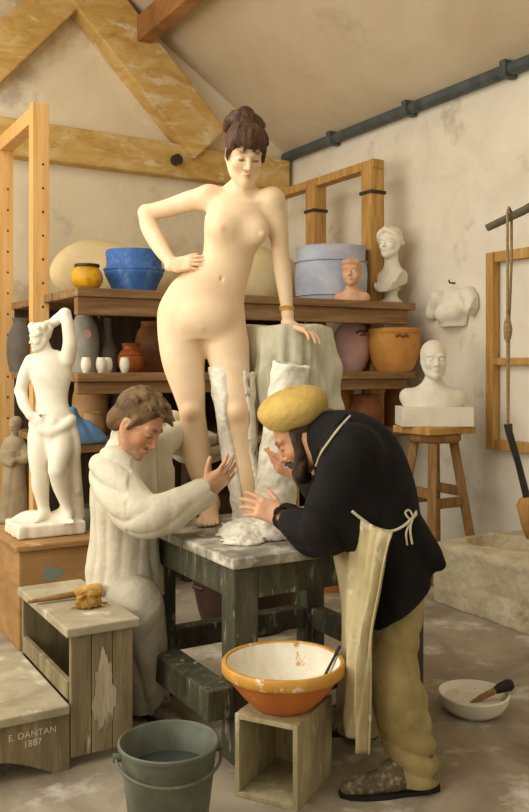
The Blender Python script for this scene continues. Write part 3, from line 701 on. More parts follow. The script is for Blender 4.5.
# ------------------------------------------------------------------ pots on the rack
def glaze(name, a, b, c, rough=.4, scale=6, spots=None, **k): return material(name, [(.3,a), (.55,b), (.8,c)], scale, rough, 6, .05, 18, spots=spots, **k)
M['yellowglaze'] = glaze('yellow ochre glaze', (172,118,14), (214,160,28), (230,186,60), .35, 10, [((150,104,24), 34, .6, .68)])
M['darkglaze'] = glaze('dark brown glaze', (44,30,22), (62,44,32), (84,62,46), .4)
M['blueglaze'] = glaze('bright blue paint', (44,84,144), (62,104,166), (96,136,190), .55, 9, [((122,152,192), 14, .56, .8)])
M['paleblue'] = glaze('pale blue grey enamel', (158,164,182), (180,186,200), (200,204,212), .5, 4, [((206,198,196), 5, .56, .72), ((80,74,104), 21, .71, .74)])
M['pinkclay'] = glaze('dusty pink clay', (184,142,128), (204,164,150), (218,184,168), .65, 5)
M['ochreclay'] = glaze('orange ochre clay', (186,124,54), (206,146,72), (220,170,100), .6, 5, [((160,92,40), 9, .62, .74)])
M['greyclay'] = glaze('grey stoneware', (124,120,108), (150,146,132), (170,166,152), .6, 5)
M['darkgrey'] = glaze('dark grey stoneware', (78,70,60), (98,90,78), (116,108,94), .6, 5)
M['brownclay'] = glaze('brown earthenware', (112,66,36), (140,88,50), (164,112,70), .55, 5)
M['redclay'] = glaze('glazed red brown', (126,60,26), (160,84,38), (184,110,56), .3, 8, [((206,160,100), 20, .68, .74)])
M['tanclay'] = glaze('tan earthenware', (164,122,76), (186,146,98), (204,170,124), .6, 5)
M['mark'] = glaze('red brown mark', (110,46,34), (130,58,42), (150,74,54), .6)
M['bluecloth'] = material('blue cloth', [(.3,(70,104,142)), (.55,(94,130,168)), (.8,(124,156,188))], 7, .95, 5, .2, 40)
M['sacking'] = material('dusty cream sacking', [(.3,(212,188,138)), (.55,(226,206,160)), (.8,(236,220,182))], 2.5, .95, 7, .2, 30, spots=[((206,176,120), 2.4, .58, .72)])
def shelf_item(name, label, cat, px, v, z, group=None):
    p = onV(px, v, z); e = empty(name, p, TH); tag(e, label, cat, group); return e, p[1]/FP      # second value: metres per pixel there
def pot(e, prof, mat, part='body', wall=.012, seg=44, **k):
    """hollow vessel: outline from base to lip, then back down inside"""
    ins = [(max(r-wall, .004), z+(wall if i == 0 else 0)) for i, (r, z) in enumerate(prof)]
    ins = [(r, min(z, prof[-1][1]-.001)) for r, z in ins]
    return MB().lathe([(0, prof[0][1])]+prof+ins[::-1]+[(0, ins[0][1])], seg, **k).obj(part, mat, e, smooth=True)
def sm(prof, n=5):
    return [tuple(q) for q in crom(prof, n)]
# top shelf
e, m = shelf_item('honey_jar', 'small round yellow glazed jar with dark brown rim on the top shelf', 'jar', 87, 4.85, ZT)
pot(e, sm([(7.5*m,1.5*m), (13*m,5*m), (16*m,12*m), (14.5*m,19*m), (11.5*m,23*m), (11*m,25*m)]), M['yellowglaze'])
MB().lathe([(9.2*m,24*m), (12.2*m,24*m), (12.8*m,25.5*m), (12*m,27*m), (9.4*m,27*m), (9.2*m,24*m)], 40).obj('rim', M['darkglaze'], e, smooth=True)
MB().lathe([(0,0), (8*m,0), (8*m,2*m), (0,2*m)], 32).obj('foot', M['darkglaze'], e, smooth=True)
e, m = shelf_item('blue_basin', 'wide bright blue painted basin on the top shelf', 'basin', 134, 4.9, ZT)
pot(e, sm([(21*m,0), (24*m,9*m), (29*m,19*m), (29.5*m,23*m)], 4)+[(28*m,24*m), (27.2*m,32*m), (28.2*m,40*m), (27.6*m,43*m)], M['blueglaze'])
MB().lathe([(28.5*m,22*m), (30.4*m,23*m), (30.4*m,25*m), (27.5*m,26*m), (27.5*m,22*m), (28.5*m,22*m)], 44).obj('band', M['blueglaze'], e, smooth=True)
e, m = shelf_item('enamel_tub', 'large pale blue-grey tub on the right of the top shelf behind a small clay bust', 'tub', 331, 5.02, ZT)
pot(e, [(33*m,0), (35*m,6*m), (36*m,14*m), (36.4*m,30*m), (35.6*m,39*m), (34.2*m,43*m), (34.6*m,54*m), (35.6*m,56*m)], M['paleblue'])
for z in (7.5, 41): MB().lathe([(35*m,(z-1)*m), (37*m,z*m), (35*m,(z+1.4)*m), (34*m,z*m), (35*m,(z-1)*m)], 44).obj('band', M['paleblue'], e, smooth=True)
# cream sacks behind on the top shelf
def sack(px, v, w, h, d, seed, label):
    p = onV(px, v, ZT); F = Fld((-w,-d,-.02), (w,d,h+.08), .012)
    F.ell((0,0,h*.42), (w*.86,d*.8,h*.52), None, 0); F.ell((-w*.3,0,h*.55), (w*.5,d*.6,h*.42), None, .08); F.ell((w*.35,0,h*.4), (w*.5,d*.6,h*.4), None, .08)
    F.disp(lambda q: .018*waves(q, 9, seed)+.008*folds(q, (0,0,1), 14, seed)); F.half((0,0,.004), (0,0,-1))
    o = F.obj('plaster_sack', M['sacking']); o.location = tuple(p); o.rotation_euler = (0,0,TH); tag(o, label, 'sack', None)
sack(118, 5.6, .54, .42, .30, 2, 'slumped cream sack behind the yellow jar and blue basin on the top shelf')
sack(262, 5.62, .34, .50, .30, 5, 'tall cream sack behind the nude woman on the top shelf')
# middle shelf, left to right
e, m = shelf_item('stoneware_jug', 'tall grey stoneware jug with a red seal on the middle shelf left', 'jug', 84, 4.98, ZM)
pot(e, sm([(13*m,0), (14.5*m,12*m), (15*m,30*m), (13*m,46*m), (8.5*m,55*m), (7.5*m,60*m), (8.2*m,67*m)]), M['greyclay'])
MB().tube([(9*m,0,58*m), (14*m,0,60*m), (16.5*m,0,52*m), (14*m,0,44*m)], 1.8*m, 8).obj('handle', M['greyclay'], e, smooth=True)
MB().tube([(-2*m,-14.6*m,38*m), (-2.02*m,-15.0*m,38*m)], 4.4*m, 16).obj('seal', M['pinkclay'], e)
e, m = shelf_item('glass_bottle', 'dark grey long-necked bottle on the middle shelf', 'bottle', 108, 5.0, ZM)
pot(e, sm([(11*m,0), (12*m,10*m), (11*m,22*m), (6*m,31*m), (4.2*m,38*m), (4*m,52*m), (4.8*m,54*m)]), M['darkgrey'])
e, m = shelf_item('grey_pot', 'grey pot far left on the middle shelf behind the pine post', 'pot', 21, 5.35, ZM)
pot(e, sm([(11*m,0), (14*m,18*m), (13*m,36*m), (8*m,48*m), (9*m,54*m)]), M['darkgrey'])
cups = [(86, 'leftmost of the small white cups in front of the tall grey jug'), (101, 'left white cup of the touching pair before the dark bottle'), (107.5, 'right white cup of the touching pair before the dark bottle'), (124.5, 'white cup standing alone before the glazed brown jar')]
e0 = None
for i, (px, lb) in enumerate(cups):
    p = onV(px, 4.68 if i != 2 else 4.72, ZM)
    if e0 is None:
        m = p[1]/FP; e0 = empty('white_cup', p, TH); pot(e0, sm([(2.9*m,0), (4.8*m,5*m), (5.0*m,10*m), (4.0*m,14.5*m), (3.7*m,15.5*m)]), M['plaster'], wall=.004, seg=28); o = e0
    else: o = dup_tree(e0); o.location = tuple(p)
    tag(o, lb, 'cup', 'small white cups on the middle shelf')
e, m = shelf_item('glazed_jar', 'glossy red-brown jar with ribbed shoulder on the middle shelf', 'jar', 131, 4.86, ZM)
pot(e, sm([(9*m,0), (12.5*m,6*m), (13*m,14*m), (11*m,20*m), (8.5*m,23*m), (8.3*m,26*m), (9.6*m,29*m)]), M['redclay'])
MB().lathe([(12.4*m,16*m), (13.2*m,17*m), (12*m,18.4*m), (11.4*m,17*m), (12.4*m,16*m)], 40).obj('rib', M['redclay'], e, smooth=True)
e, m = shelf_item('terracotta_crock', 'large terracotta crock with shoulder lugs behind the woman on the middle shelf', 'crock', 157, 5.1, ZM)
pot(e, sm([(18*m,0), (21*m,12*m), (22*m,28*m), (19.5*m,40*m), (16*m,46*m), (16.5*m,50*m)]), M['brownclay'])
for sx in (-1,1): MB().tube([(sx*6*m-3*m,-20.2*m,36*m), (sx*6*m,-22.5*m,38*m), (sx*6*m+3*m,-20.2*m,36*m)], 1.4*m, 8).obj('lug', M['brownclay'], e, smooth=True)
e, m = shelf_item('pink_vase', 'plump dusty pink vase with a dark red crest on the middle shelf right', 'vase', 352, 4.92, ZM)
pot(e, sm([(11*m,0), (16*m,10*m), (19*m,24*m), (18*m,36*m), (13*m,45*m), (9.5*m,49*m), (9.8*m,53*m)]), M['pinkclay'])
s = MB()
for a, b, r in (((-7,37.5),(-2,40),1.2), ((-2,40),(2,38.5),1.5), ((2,38.5),(7,40),1.2), ((-3,35.5),(4,36),1.0)):
    f = lambda q: (q[0]*m, -math.sqrt(max((18.0-(q[1]-36)*.35)**2-q[0]**2, 1))*m, q[1]*m); s.tube([f(a), f(((a[0]+b[0])/2, (a[1]+b[1])/2)), f(b)], r*m, 6)
s.obj('crest', M['mark'], e, smooth=True)
e, m = shelf_item('ochre_planter', 'wide orange ochre planter pot with a relief handle on the middle shelf right end', 'planter', 394, 4.72, ZM)
pot(e, sm([(17*m,0), (21*m,7*m), (25*m,20*m), (26*m,31*m), (25*m,37*m)])+[(26*m,38*m), (26*m,42*m), (24.8*m,43*m)], M['ochreclay'])
f = lambda x, z: (x*m, -math.sqrt((26.0)**2-x*x)*m, z*m)
MB().tube([f(-15,34), f(-12,36), f(-9,33.5), f(-6,36), f(-3,34)], 1.4*m, 8).obj('relief_handle', M['brownclay'], e, smooth=True)
# lower shelf
e, m = shelf_item('tall_crock', 'tall orange-brown crock on the lower shelf beside the blue cloth', 'crock', 90, 5.2, ZB)
pot(e, sm([(14*m,0), (17*m,16*m), (17.5*m,36*m), (14*m,52*m), (15*m,57*m)]), M['tanclay'])
e, m = shelf_item('cream_pot', 'small pale tan pot before the tall orange-brown crock', 'pot', 93, 4.85, ZB)
pot(e, sm([(6*m,0), (10*m,8*m), (10.5*m,17*m), (8.5*m,25*m), (9*m,28*m)]), M['tanclay'])
e, m = shelf_item('brown_jar', 'dark brown jar in the shade of the lower shelf', 'jar', 122, 5.2, ZB)
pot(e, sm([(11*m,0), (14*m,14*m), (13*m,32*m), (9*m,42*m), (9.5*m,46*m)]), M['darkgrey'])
for px, w, h, mt, v, nm, lb in ((344, 10, 34, 'ochreclay', 5.0, 'clay_pot', 'upright ochre pot on the lower shelf below the pink vase'), (366, 15, 25, 'brownclay', 4.8, 'clay_pot', 'squat brown pot on the lower shelf between ochre pot and bottle'), (392, 10, 40, 'brownclay', 4.95, 'clay_bottle', 'brown clay bottle with narrow neck on the lower shelf right')):
    e, m = shelf_item(nm, lb, nm.split('_')[1], px, v, ZB+.0)
    if nm == 'clay_bottle': pr = [(.8*w*m,0), (w*m,.25*h*m), (.9*w*m,.5*h*m), (.42*w*m,.7*h*m), (.36*w*m,.9*h*m), (.44*w*m,h*m)]
    else: pr = [(.75*w*m,0), (w*m,.35*h*m), (w*m,.6*h*m), (.75*w*m,.85*h*m), (.85*w*m,h*m)]
    pot(e, [(r*1.15, z*1.35) for r, z in sm(pr)], M[mt])
# bottom shelf: dark basins seen through the bench's legs
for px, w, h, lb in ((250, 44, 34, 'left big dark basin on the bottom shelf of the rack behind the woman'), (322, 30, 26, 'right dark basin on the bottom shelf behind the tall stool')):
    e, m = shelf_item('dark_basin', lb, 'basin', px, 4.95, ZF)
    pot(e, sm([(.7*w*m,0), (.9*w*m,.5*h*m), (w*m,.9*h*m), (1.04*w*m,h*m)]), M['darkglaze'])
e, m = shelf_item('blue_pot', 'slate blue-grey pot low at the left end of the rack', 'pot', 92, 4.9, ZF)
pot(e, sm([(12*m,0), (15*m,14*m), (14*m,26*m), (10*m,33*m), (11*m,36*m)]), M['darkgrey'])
# on the floor behind the bench
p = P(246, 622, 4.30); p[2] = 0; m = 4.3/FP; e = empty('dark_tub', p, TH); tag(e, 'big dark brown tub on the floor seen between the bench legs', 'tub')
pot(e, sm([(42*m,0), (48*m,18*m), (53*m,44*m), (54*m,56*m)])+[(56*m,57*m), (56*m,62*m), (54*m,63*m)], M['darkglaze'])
for sx in (-1,1): MB().tube([(sx*52*m,-7*m,44*m), (sx*58*m,0,46*m), (sx*52*m,7*m,44*m)], 2*m, 8).obj('handle', M['darkglaze'], e, smooth=True)
p = P(331, 590, 4.97); p[2] = 0; m = 4.97/FP; e = empty('orange_pan', p, TH); tag(e, 'low orange clay pan on the floor behind the bench by the apron', 'pan')
pot(e, [(13*m,0), (19*m,15*m), (20.5*m,16*m), (20.5*m,19*m), (19*m,20*m)], M['ochreclay'])
# blue cloth hanging over the edge of the lower shelf
p = onV(79, 4.66, ZB); F = Fld((-.17,-.16,-.06), (.17,.14,.24), .006)
F.chain([(-.09,.02,.02), (-.06,0,.13), (-.03,0,.19)], [.05,.045,.02], .02); F.chain([(-.08,-.01,.03), (.03,-.02,.03), (.12,-.03,.015)], [.05,.05,.02], .03); F.chain([(-.04,0,.16), (.03,-.02,.08), (.09,-.03,.03)], [.025,.04,.03], .03)
F.disp(lambda q: .012*folds(q, (.5,0,-.8), 40, 3)); F.half((0,0,.002), (0,0,-1))
o = F.obj('blue_cloth', M['bluecloth']); o.location = tuple(p); o.rotation_euler = (0,0,TH); tag(o, 'crumpled blue cloth on the lower shelf behind the white statue', 'cloth')
# ------------------------------------------------------------------ plaster casts
def bust(name, label, p, yaw, sc, mat, base, lean=0, hair='cap', shoulders=1.0, child=False, pitch=0, cut=-.40, dz=0):
    """head and shoulders; base: 'block' or 'socle'"""
    F = Fld(np.array((-.27,-.2,cut-.14))*sc, np.array((.27,.2,.16))*sc, .0042*max(sc, .75)); sc_ = sc
    H = Head((0,0,0), (0,-1,-pitch), sc=sc); H.build(F, child=child)
    F.chain(np.array([(0,.02,-.05), (0,.025,-.13), (0,.03,-.2)])*sc, np.array([.05,.05,.062])*sc, .03*sc)
    w = shoulders
    F.loft([((cut-.04)*sc,0,.03*sc,.155*w*sc,.10*sc,0), ((-.32+dz)*sc,0,.03*sc,.18*w*sc,.105*sc,0), ((-.25+dz)*sc,0,.035*sc,.165*w*sc,.085*sc,0), ((-.205+dz)*sc,0,.035*sc,.09*w*sc,.06*sc,0), ((-.17+dz)*sc,0,.03*sc,.05*w*sc,.05*sc,0)], .03*sc)
    for g in (-1,1): F.ball(np.array((g*.155*w,.035,-.27+dz))*sc, .05*sc, .04*sc)
    if hair == 'cap':
        F.ell(np.array((0,.022,.032))*sc, np.array((.08,.09,.088))*sc, None, .006*sc); F.ell(np.array((0,.045,-.03))*sc, np.array((.068,.06,.075))*sc, None, .015*sc)
    elif hair == 'bun':
        F.ell(np.array((0,.03,.04))*sc, np.array((.083,.09,.086))*sc, None, .006*sc); F.ball(np.array((0,.115,.02))*sc, .042*sc, .02*sc)
        for g in (-1,1): F.chain(np.array([(0,-.075,.095), (g*.06,-.05,.06), (g*.08,.01,.0), (g*.06,.08,.0)])*sc, np.array([.018,.025,.022,.022])*sc, .01*sc)
        for g in (-1, 1): F.chain(np.array([(g*.19,-.05,-.26), (g*.09,-.085,-.33), (-g*.02,-.095,-.38)])*sc, np.array([.03,.028,.024])*sc, .015*sc)
    else:
        F.ell(np.array((0,.02,.045))*sc, np.array((.081,.092,.078))*sc, None, .01*sc)
        for k in range(5): F.ball(np.array((-.05+.025*k,-.07+.012*abs(k-2),.075))*sc, .024*sc, .01*sc)
    if base == 'socle':
        F.half(np.array((0,0,-.345))*sc, (0,.35,-1)); F.half(np.array((-.16,0,0))*sc, (-1,0,-.25)); F.half(np.array((.16,0,0))*sc, (1,0,-.25))
    else: F.half(np.array((0,0,cut+.01))*sc, (0,0,-1))
    e = empty(name, p, yaw); tag(e, label, 'bust')
    hgt = (-cut)*sc
    if base == 'block': up = .115*sc
    elif base == 'socle': up = .11*sc
    else: up = 0
    o = F.obj('figure', mat, e); o.location = (0, -.03*sc if base == 'none' else 0, hgt+up-.012*sc if base != 'socle' else .36*sc+up)
    if base == 'block':
        MB().box(-.215*sc, .215*sc, -.12*sc, .15*sc, 0, up).obj('plinth', mat, e, bevel=.004)
        MB().tube([(.2145*sc,.02,up*.5), (.2157*sc,.02,up*.5)], .009, 12).obj('hole', M['black'], e)
    elif base == 'socle':
        MB().lathe([(0,0), (.085*sc,0), (.085*sc,.025*sc), (.06*sc,.04*sc), (.045*sc,.07*sc), (.05*sc,.10*sc), (.075*sc,.125*sc), (0,.14*sc)], 32, (0,.02*sc,0)).obj('socle', mat, e, smooth=True)
    return e
SP = P(434, 425.5, 5.35)
bust('plaster_bust', 'large white plaster bust of a smooth-capped woman on the tall stand', SP, math.radians(-14)+.25, 1.02, M['plaster'], 'block', hair='cap', shoulders=1.0, cut=-.30, dz=.045)
bp = onV(390, 4.80, ZT)
bust('plaster_bust', 'white draped plaster bust at the right end of the top shelf', bp, math.radians(-38), .93, M['plaster'], 'socle', hair='bun', shoulders=.95)
bp = onV(352, 4.70, ZT)
M['clayskin'] = glaze('pinkish clay', (196,146,108), (214,168,132), (226,188,154), .7, 6)
bust('clay_bust', 'small pinkish clay bust of a laughing child before the pale blue tub', bp, math.radians(-14), .80, M['clayskin'], 'none', hair='child', shoulders=.66, child=True, cut=-.26, dz=.05)
# torso relief on the right wall
v_, Y_ = onU(455, UW); rp_ = UV(UW, v_, EYE-(308-HY)/FP*Y_)
F = Fld((-.24,-.20,-.2), (.24,.02,.2), .005)        # local: x along -v (to the right in the photo), y into the wall
F.loft([(-.13,0,.02,.125,.11,0), (-.05,0,.02,.145,.12,0), (.05,0,.02,.16,.115,0), (.10,0,.02,.15,.09,0), (.125,0,.02,.09,.06,0)], .03)
F.chain([(-.15,-.02,.075), (-.19,-.02,.02), (-.20,-.03,-.03)], [.055,.05,.045], .03); F.chain([(.15,-.02,.085), (.185,-.02,.04), (.205,-.04,-.02)], [.055,.055,.05], .03)
F.ell((-.02,-.10,-.04), (.05,.045,.05), None, .05); F.ell((.075,-.075,-.035), (.045,.04,.045), None, .05); F.chain([(0,-.05,.11), (0,-.03,.15)], [.045,.045], .03)
F.half((0,0,-.125), (0,.25,-1)); F.half((0,0,.135), (0,0,1)); F.half((0,-.002,0), (0,1,0)); F.half((.23,0,-.02), (1,0,-.7))
o = F.obj('torso_relief', M['plaster']); o.location = tuple(rp_-UV(.006,0,0)); o.rotation_euler = (0, 0, TH-PI/2)
tag(o, 'white plaster cast of a bare torso fragment hanging on the right wall', 'relief')
n_ = empty('wall_nail', UV(UW, v_+.0, rp_[2]+.17), TH); tag(n_, 'dark iron nail above the torso cast on the right wall', 'nail')
MB().tube([(.0,0,0), (-.05,0,.0), (-.055,0,.02)], .006, 8).obj('shank', M['iron'], n_)
# ------------------------------------------------------------------ the standing model
M['skin'] = material('fair skin', [(.3,(226,195,156)), (.55,(233,204,167)), (.8,(239,214,180))], 9, .55, 5, .03, 60, attr='Tint', spec=.25)
M['hair'] = material('dark auburn hair', [(.3,(50,32,21)), (.55,(80,52,33)), (.8,(126,88,56))], 14, .55, 5, .3, 60, .5, (3,3,.6))
M['gold'] = material('gold bracelet', [(.3,(190,140,60)), (.7,(224,180,96))], 8, .3)
def gauss(V, c, r): return np.exp(-((((V-np.array(c))/r)**2).sum(1)))
YM = 3.45
MF = Fld((-.54, 3.02, .64), (.30, 3.78, 2.40), .0034)
def PX(px, py, Y=YM): return P(px, py, Y)
sx = YM/FP
zof = lambda py: EYE-(py-HY)*sx
rows = []
for (py, c, hw, dp, dy, yaw) in ((193, 241.5, 21, .052, .02, .20), (200, 240.5, 28, .070, .015, .22), (208, 239.5, 31, .088, .006, .24), (218, 238, 33, .100, .0, .24), (230, 236.5, 32.5, .103, .0, .24),
                             (243, 232.5, 28.5, .094, .004, .20), (256, 228, 26.5, .086, .006, .12), (268, 221, 30.5, .092, .008, .04), (281, 210.5, 37.5, .104, .010, -.04), (298, 203.5, 41, .114, .014, -.06),
                             (314, 201.5, 42, .116, .016, -.06), (328, 201, 41, .108, .018, -.06), (338, 201, 39, .095, .02, -.06)):
    rows.append((zof(py), (c-CX)*sx, YM+dy, hw*sx, dp, yaw))
MF.loft(rows, 0)
# shoulders, collar and breast volumes
SR, SL = PX(209, 197.5, 3.475), PX(272, 200, 3.43)
NB = PX(241, 199, 3.47)
MF.chain([PX(224,195,3.48), PX(240,189,3.475), PX(256,195.5,3.46)], [.028,.044,.028], .03)
for S_ in (SR, SL): MF.ball(S_, .046, .04)
MF.ell(PX(223.5,227,3.385), (.046,.044,.048), None, .045); MF.ell(PX(257.5,232.5,3.388), (.042,.038,.045), None, .05)
MF.ball(PX(222.5,228,3.347), .011, .014); MF.ball(PX(262.5,234.5,3.358), .009, .014)
# neck and head
HC = PX(245.0, 154.0, 3.40); HEAD = Head(HC, (.22, -.84, -.46), (.10, -.35, 1), sc=.95)
MF.chain([NB, PX(243,184,3.462), PX(244.5,168,3.445)], [.053,.0435,.043], .02)
HEAD.build(MF)
# legs
def leg(F, pts): F.chain([PX(x, y, Y) for (x, y, r, Y) in pts], [r*sx for (x, y, r, Y) in pts], .03)
leg(MF, [(182,316,23,3.475), (181.5,338,23.2,3.465), (183.5,362,21,3.455), (188.5,388,16.5,3.44), (191.5,405,13.6,3.43), (192.5,416,13.0,3.432), (194,432,13.6,3.45), (195.5,448,14.2,3.462), (199,466,12.4,3.468), (204,484,9.6,3.475), (208.5,498,8.6,3.48)])
leg(MF, [(221,320,22,3.465), (226.5,342,22.2,3.45), (230,366,19.4,3.43), (234,390,16.2,3.405), (236.3,406,14.6,3.39), (237.5,417,13.8,3.385), (239.5,434,13.6,3.40), (241.5,452,13.0,3.405), (244.5,472,11.2,3.395), (247,492,9.0,3.375), (249,506,8.4,3.365)])
MF.ball(PX(191.5,411,3.395), .034, .02); MF.ball(PX(236.5,412,3.352), .036, .02)
MF.ell(PX(184,318,3.54), (.095,.085,.10), None, .05); MF.ell(PX(219,318,3.535), (.09,.085,.10), None, .05)
MF.ell(PX(206,318,3.375), (.09,.05,.06), None, .05)
foot(MF, PX(209.5,500,3.48), (.04,-1,0), TZ+.002, .94, .035, side=1)
foot(MF, PX(249.5,506,3.365), (.35,-.94,0), TZ+.002, .94, .034, side=-1)
# arm on the hip
EL = PX(146.5, 213, 3.56)
MF.chain([SR, PX(190,201,3.50), PX(168,208,3.535), EL], [.047,.042,.037,.0335], .03)
WR = PX(172.5, 264.5, 3.415)
MF.chain([EL, PX(150,228,3.535), PX(160,247,3.475), WR], [.034,.0375,.033,.0235], .012)
hand(MF, WR+(.004,-.006,-.006), (.92,-.26,.12), (-.12,-.9,.45), (.2,.15,1), .82, curl=.26, spread=.08, thumb_out=.5, wr=.0205)
# arm leaning on the draped stool
EL2 = PX(280.5, 253, 3.475); WL = PX(287.5, 314, 3.47)
MF.chain([SL, PX(276.5,216,3.44), PX(279,236,3.46), EL2], [.046,.042,.038,.033], .03)
MF.chain([EL2, PX(282,268,3.475), PX(285,290,3.475), WL], [.033,.0345,.030,.0225], .012)
MF.chain([WL, PX(288.5,322,3.468), PX(292,327,3.455)], [.0225,.023,.020], .012)
hand(MF, PX(289.5,325,3.46), (.86,-.36,-.30), (.22,-.1,.95), (.3,1,-.1), .86, curls=[.30,.34,.38,.42], spread=.14, thumb_out=.7, wr=.020)
# shallow modelling: navel, collar bones, midline, groin
MF.ell(PX(221.5,278.5,3.352), (.007,.018,.011), None, .008, 'sub')
MF.chain([PX(240,204,3.392), PX(226,201,3.412), PX(213,198,3.44)], [.006,.0065,.006], .02); MF.chain([PX(245,204,3.390), PX(258,202,3.40), PX(269,200,3.41)], [.006,.0065,.006], .02)
MF.chain([PX(207,343,3.345), PX(206,333,3.335)], [.008,.004], .02, 'sub')
def skin_tint(V):
    C = np.ones((len(V), 3))
    def put(c, r, col, a=1):
        w = (gauss(V, c, r)*a)[:, None]; C[:] = C*(1-w)+C*np.array(col)*w
    for q in ((193,412,3.40), (238,413,3.35), (146,214,3.57)): put(PX(*q), .05, (1,.86,.78), .7)
    put(PX(213,520,3.40), .09, (.98,.82,.74), .8); put(PX(186,268,3.36), .06, (1,.86,.78), .8); put(PX(302,331,3.42), .07, (1,.83,.75), .8)
    put(PX(222.5,228,3.335), .014, (.93,.70,.62), .8); put(PX(262.5,234.5,3.33), .013, (.93,.70,.62), .8)
    return HEAD.tint(V, C)
mdl_o = (PX(213,520)[0], 3.42, TZ)
mdl = MF.obj('person', M['skin'], None, mdl_o, skin_tint)
tag(mdl, 'nude standing woman with hair in a bun posing hand on hip on the bench', 'person')
# hair: swept-up mass, bun and fringe
HF = Fld(HC+(-.16,-.16,-.12), HC+(.16,.18,.26), .0034); hl = HEAD.L
HF.ell(hl(0,-.022,.046), np.array((.0775,.090,.078)), HEAD.R, 0)
HF.ell(hl(0,-.065,-.005), (.060,.05,.055), HEAD.R, .02)
HF.half(hl(0,.056,.03), HEAD.R[1]*1.0+HEAD.R[2]*(-.62), .01)
for k in range(15):
    x = -.066+.0094*k
    HF.chain([hl(x*.55,.0,.118), hl(x*.85,.066-abs(x)*.3,.098), hl(x*1.06,.088-abs(x)*.42,.066+.006*math.sin(k*2.1)), hl(x*1.06+.006*math.sin(k*3),.090-abs(x)*.45,.040+.009*math.cos(k*1.7))], [.009,.010,.008,.0025], .004)
for g in (-1, 1): HF.chain([hl(g*.06,.035,.055), hl(g*.074,.022,.018), hl(g*.077,.014,-.01), hl(g*.073,.016,-.03)], [.016,.010,.006,.002], .010)
BN = PX(244,123.5,3.47); HF.ell(BN, (.074,.066,.044), None, .014)
for j, (ry, z0, r0) in enumerate(((.064,-.010,.022), (.052,.012,.022), (.028,.034,.018))):
    HF.chain([BN+(ry*math.cos(a+j), ry*.93*math.sin(a+j), z0+.010*math.sin(2*a+j)) for a in [2*PI*k/12 for k in range(13)]], [r0]*13, .006)
HF.disp(lambda p: .004*folds(p, (.25,.2,1), 230, 4, 1.5)+.0012*waves(p, 150, 5))
HF.obj('hair', M['hair'], mdl, mdl_o)
s = MB(); w0 = PX(286.6,309,3.47)
for dz in (0, .009): s.tube([w0+(.0265*math.cos(a), .0265*math.sin(a), dz+.002*math.sin(3*a)) for a in [2*PI*k/28 for k in range(28)]], .0038, 8, closed=True)
s.obj('bracelet', M['gold'], mdl, -np.array(mdl_o), smooth=True)
# ------------------------------------------------------------------ plaster on the leg, second half-mould, spilled plaster
legp = [(233.5,362,19.6,3.43), (235.5,390,16.6,3.41), (237,406,15.0,3.39), (238,417,14.2,3.385), (240,434,14.0,3.40), (242,452,13.4,3.405), (245,472,11.8,3.395), (247.5,492,10.2,3.375), (250,510,10.5,3.36), (252,528,12,3.35)]
G = Fld((-.24, 3.0, .655), (.10, 3.60, 1.36), .0036)
G.chain([P(x-2.5, y, Y+.012) for x, y, r, Y in legp], [r*sx+.020 for x, y, r, Y in legp], 0)
G.chain([P(x, y, Y) for x, y, r, Y in legp], [r*sx-.004 for x, y, r, Y in legp], .004, 'sub')
# the open front narrows to a slit near the foot
G.chain([P(236,350,3.27), P(239,400,3.26), P(243,440,3.285), P(248,475,3.305), P(253,500,3.30), P(259,522,3.27), P(266,541,3.2)], [.105,.092,.078,.060,.044,.032,.016], .006, 'sub')
G.half(P(210,366,3.4), (.15,0,1)); G.disp(lambda p: .004*waves(p, 60, 3)+.002*waves(p, 160, 4))
G.half((0,0,TZ+.001), (0,0,-1), 0)
o = G.obj('leg_mould', M['wetplaster'], None, tuple(P(250,540,3.35))); tag(o, 'white half-shell of fresh plaster wrapped behind the womans right-hand leg in view', 'mould')
G = Fld((-.18, 2.98, .6), (.2, 3.56, 1.40), .0045)
G.chain([P(271,530,3.37), P(275,495,3.36), P(281,440,3.345), P(287,400,3.33), P(291.5,366,3.315)], [.083,.082,.078,.074,.072], 0)
G.chain([P(284,420,3.335), P(291.5,364,3.315), P(294,345,3.315)], [.03,.053,.057], .01, 'sub')
ax_ = nrm(P(291.5,366,3.305)-P(266,536,3.27)); G.half(P(291.5,364,3.305), ax_+np.array((0,-.12,0)), .004)
G.disp(lambda p: .005*waves(p, 45, 8)+.003*waves(p, 130, 9)); G.half((0,0,TZ+.001), (0,0,-1), 0)
o = G.obj('half_mould', M['wetplaster'], None, tuple(P(266,536,3.27))); tag(o, 'tall white tapering plaster half-mould held upright by the man in the beret', 'mould')
G = Fld((-.22, 2.80, .63), (.22, 3.45, .82), .0045)
G.ell(P(252,538,3.17)*(1,1,0)+(0,0,TZ), (.125,.13,.055), None, 0); G.ell(P(279,540,3.17)*(1,1,0)+(0,0,TZ), (.11,.12,.06), None, .04); G.ell(P(244,538,3.05)*(1,1,0)+(0,0,TZ), (.09,.08,.028), None, .04)
G.chain([P(253,500,3.30), P(259,522,3.25), P(266,541,3.14), P(268,548,3.08)], [.044,.034,.022,.014], .01, 'sub')
G.disp(lambda p: .013*waves(p, 42, 2)+.010*waves(p, 95, 6)+.004*waves(p, 200, 7)); G.half((0,0,TZ+.001), (0,0,-1), 0)
o = G.obj('plaster_heap', M['wetplaster'], None, tuple(P(255,540,3.17)*(1,1,0)+(0,0,TZ))); tag(o, 'lumpy heap of wet white plaster around the mould on the bench top', 'plaster heap')
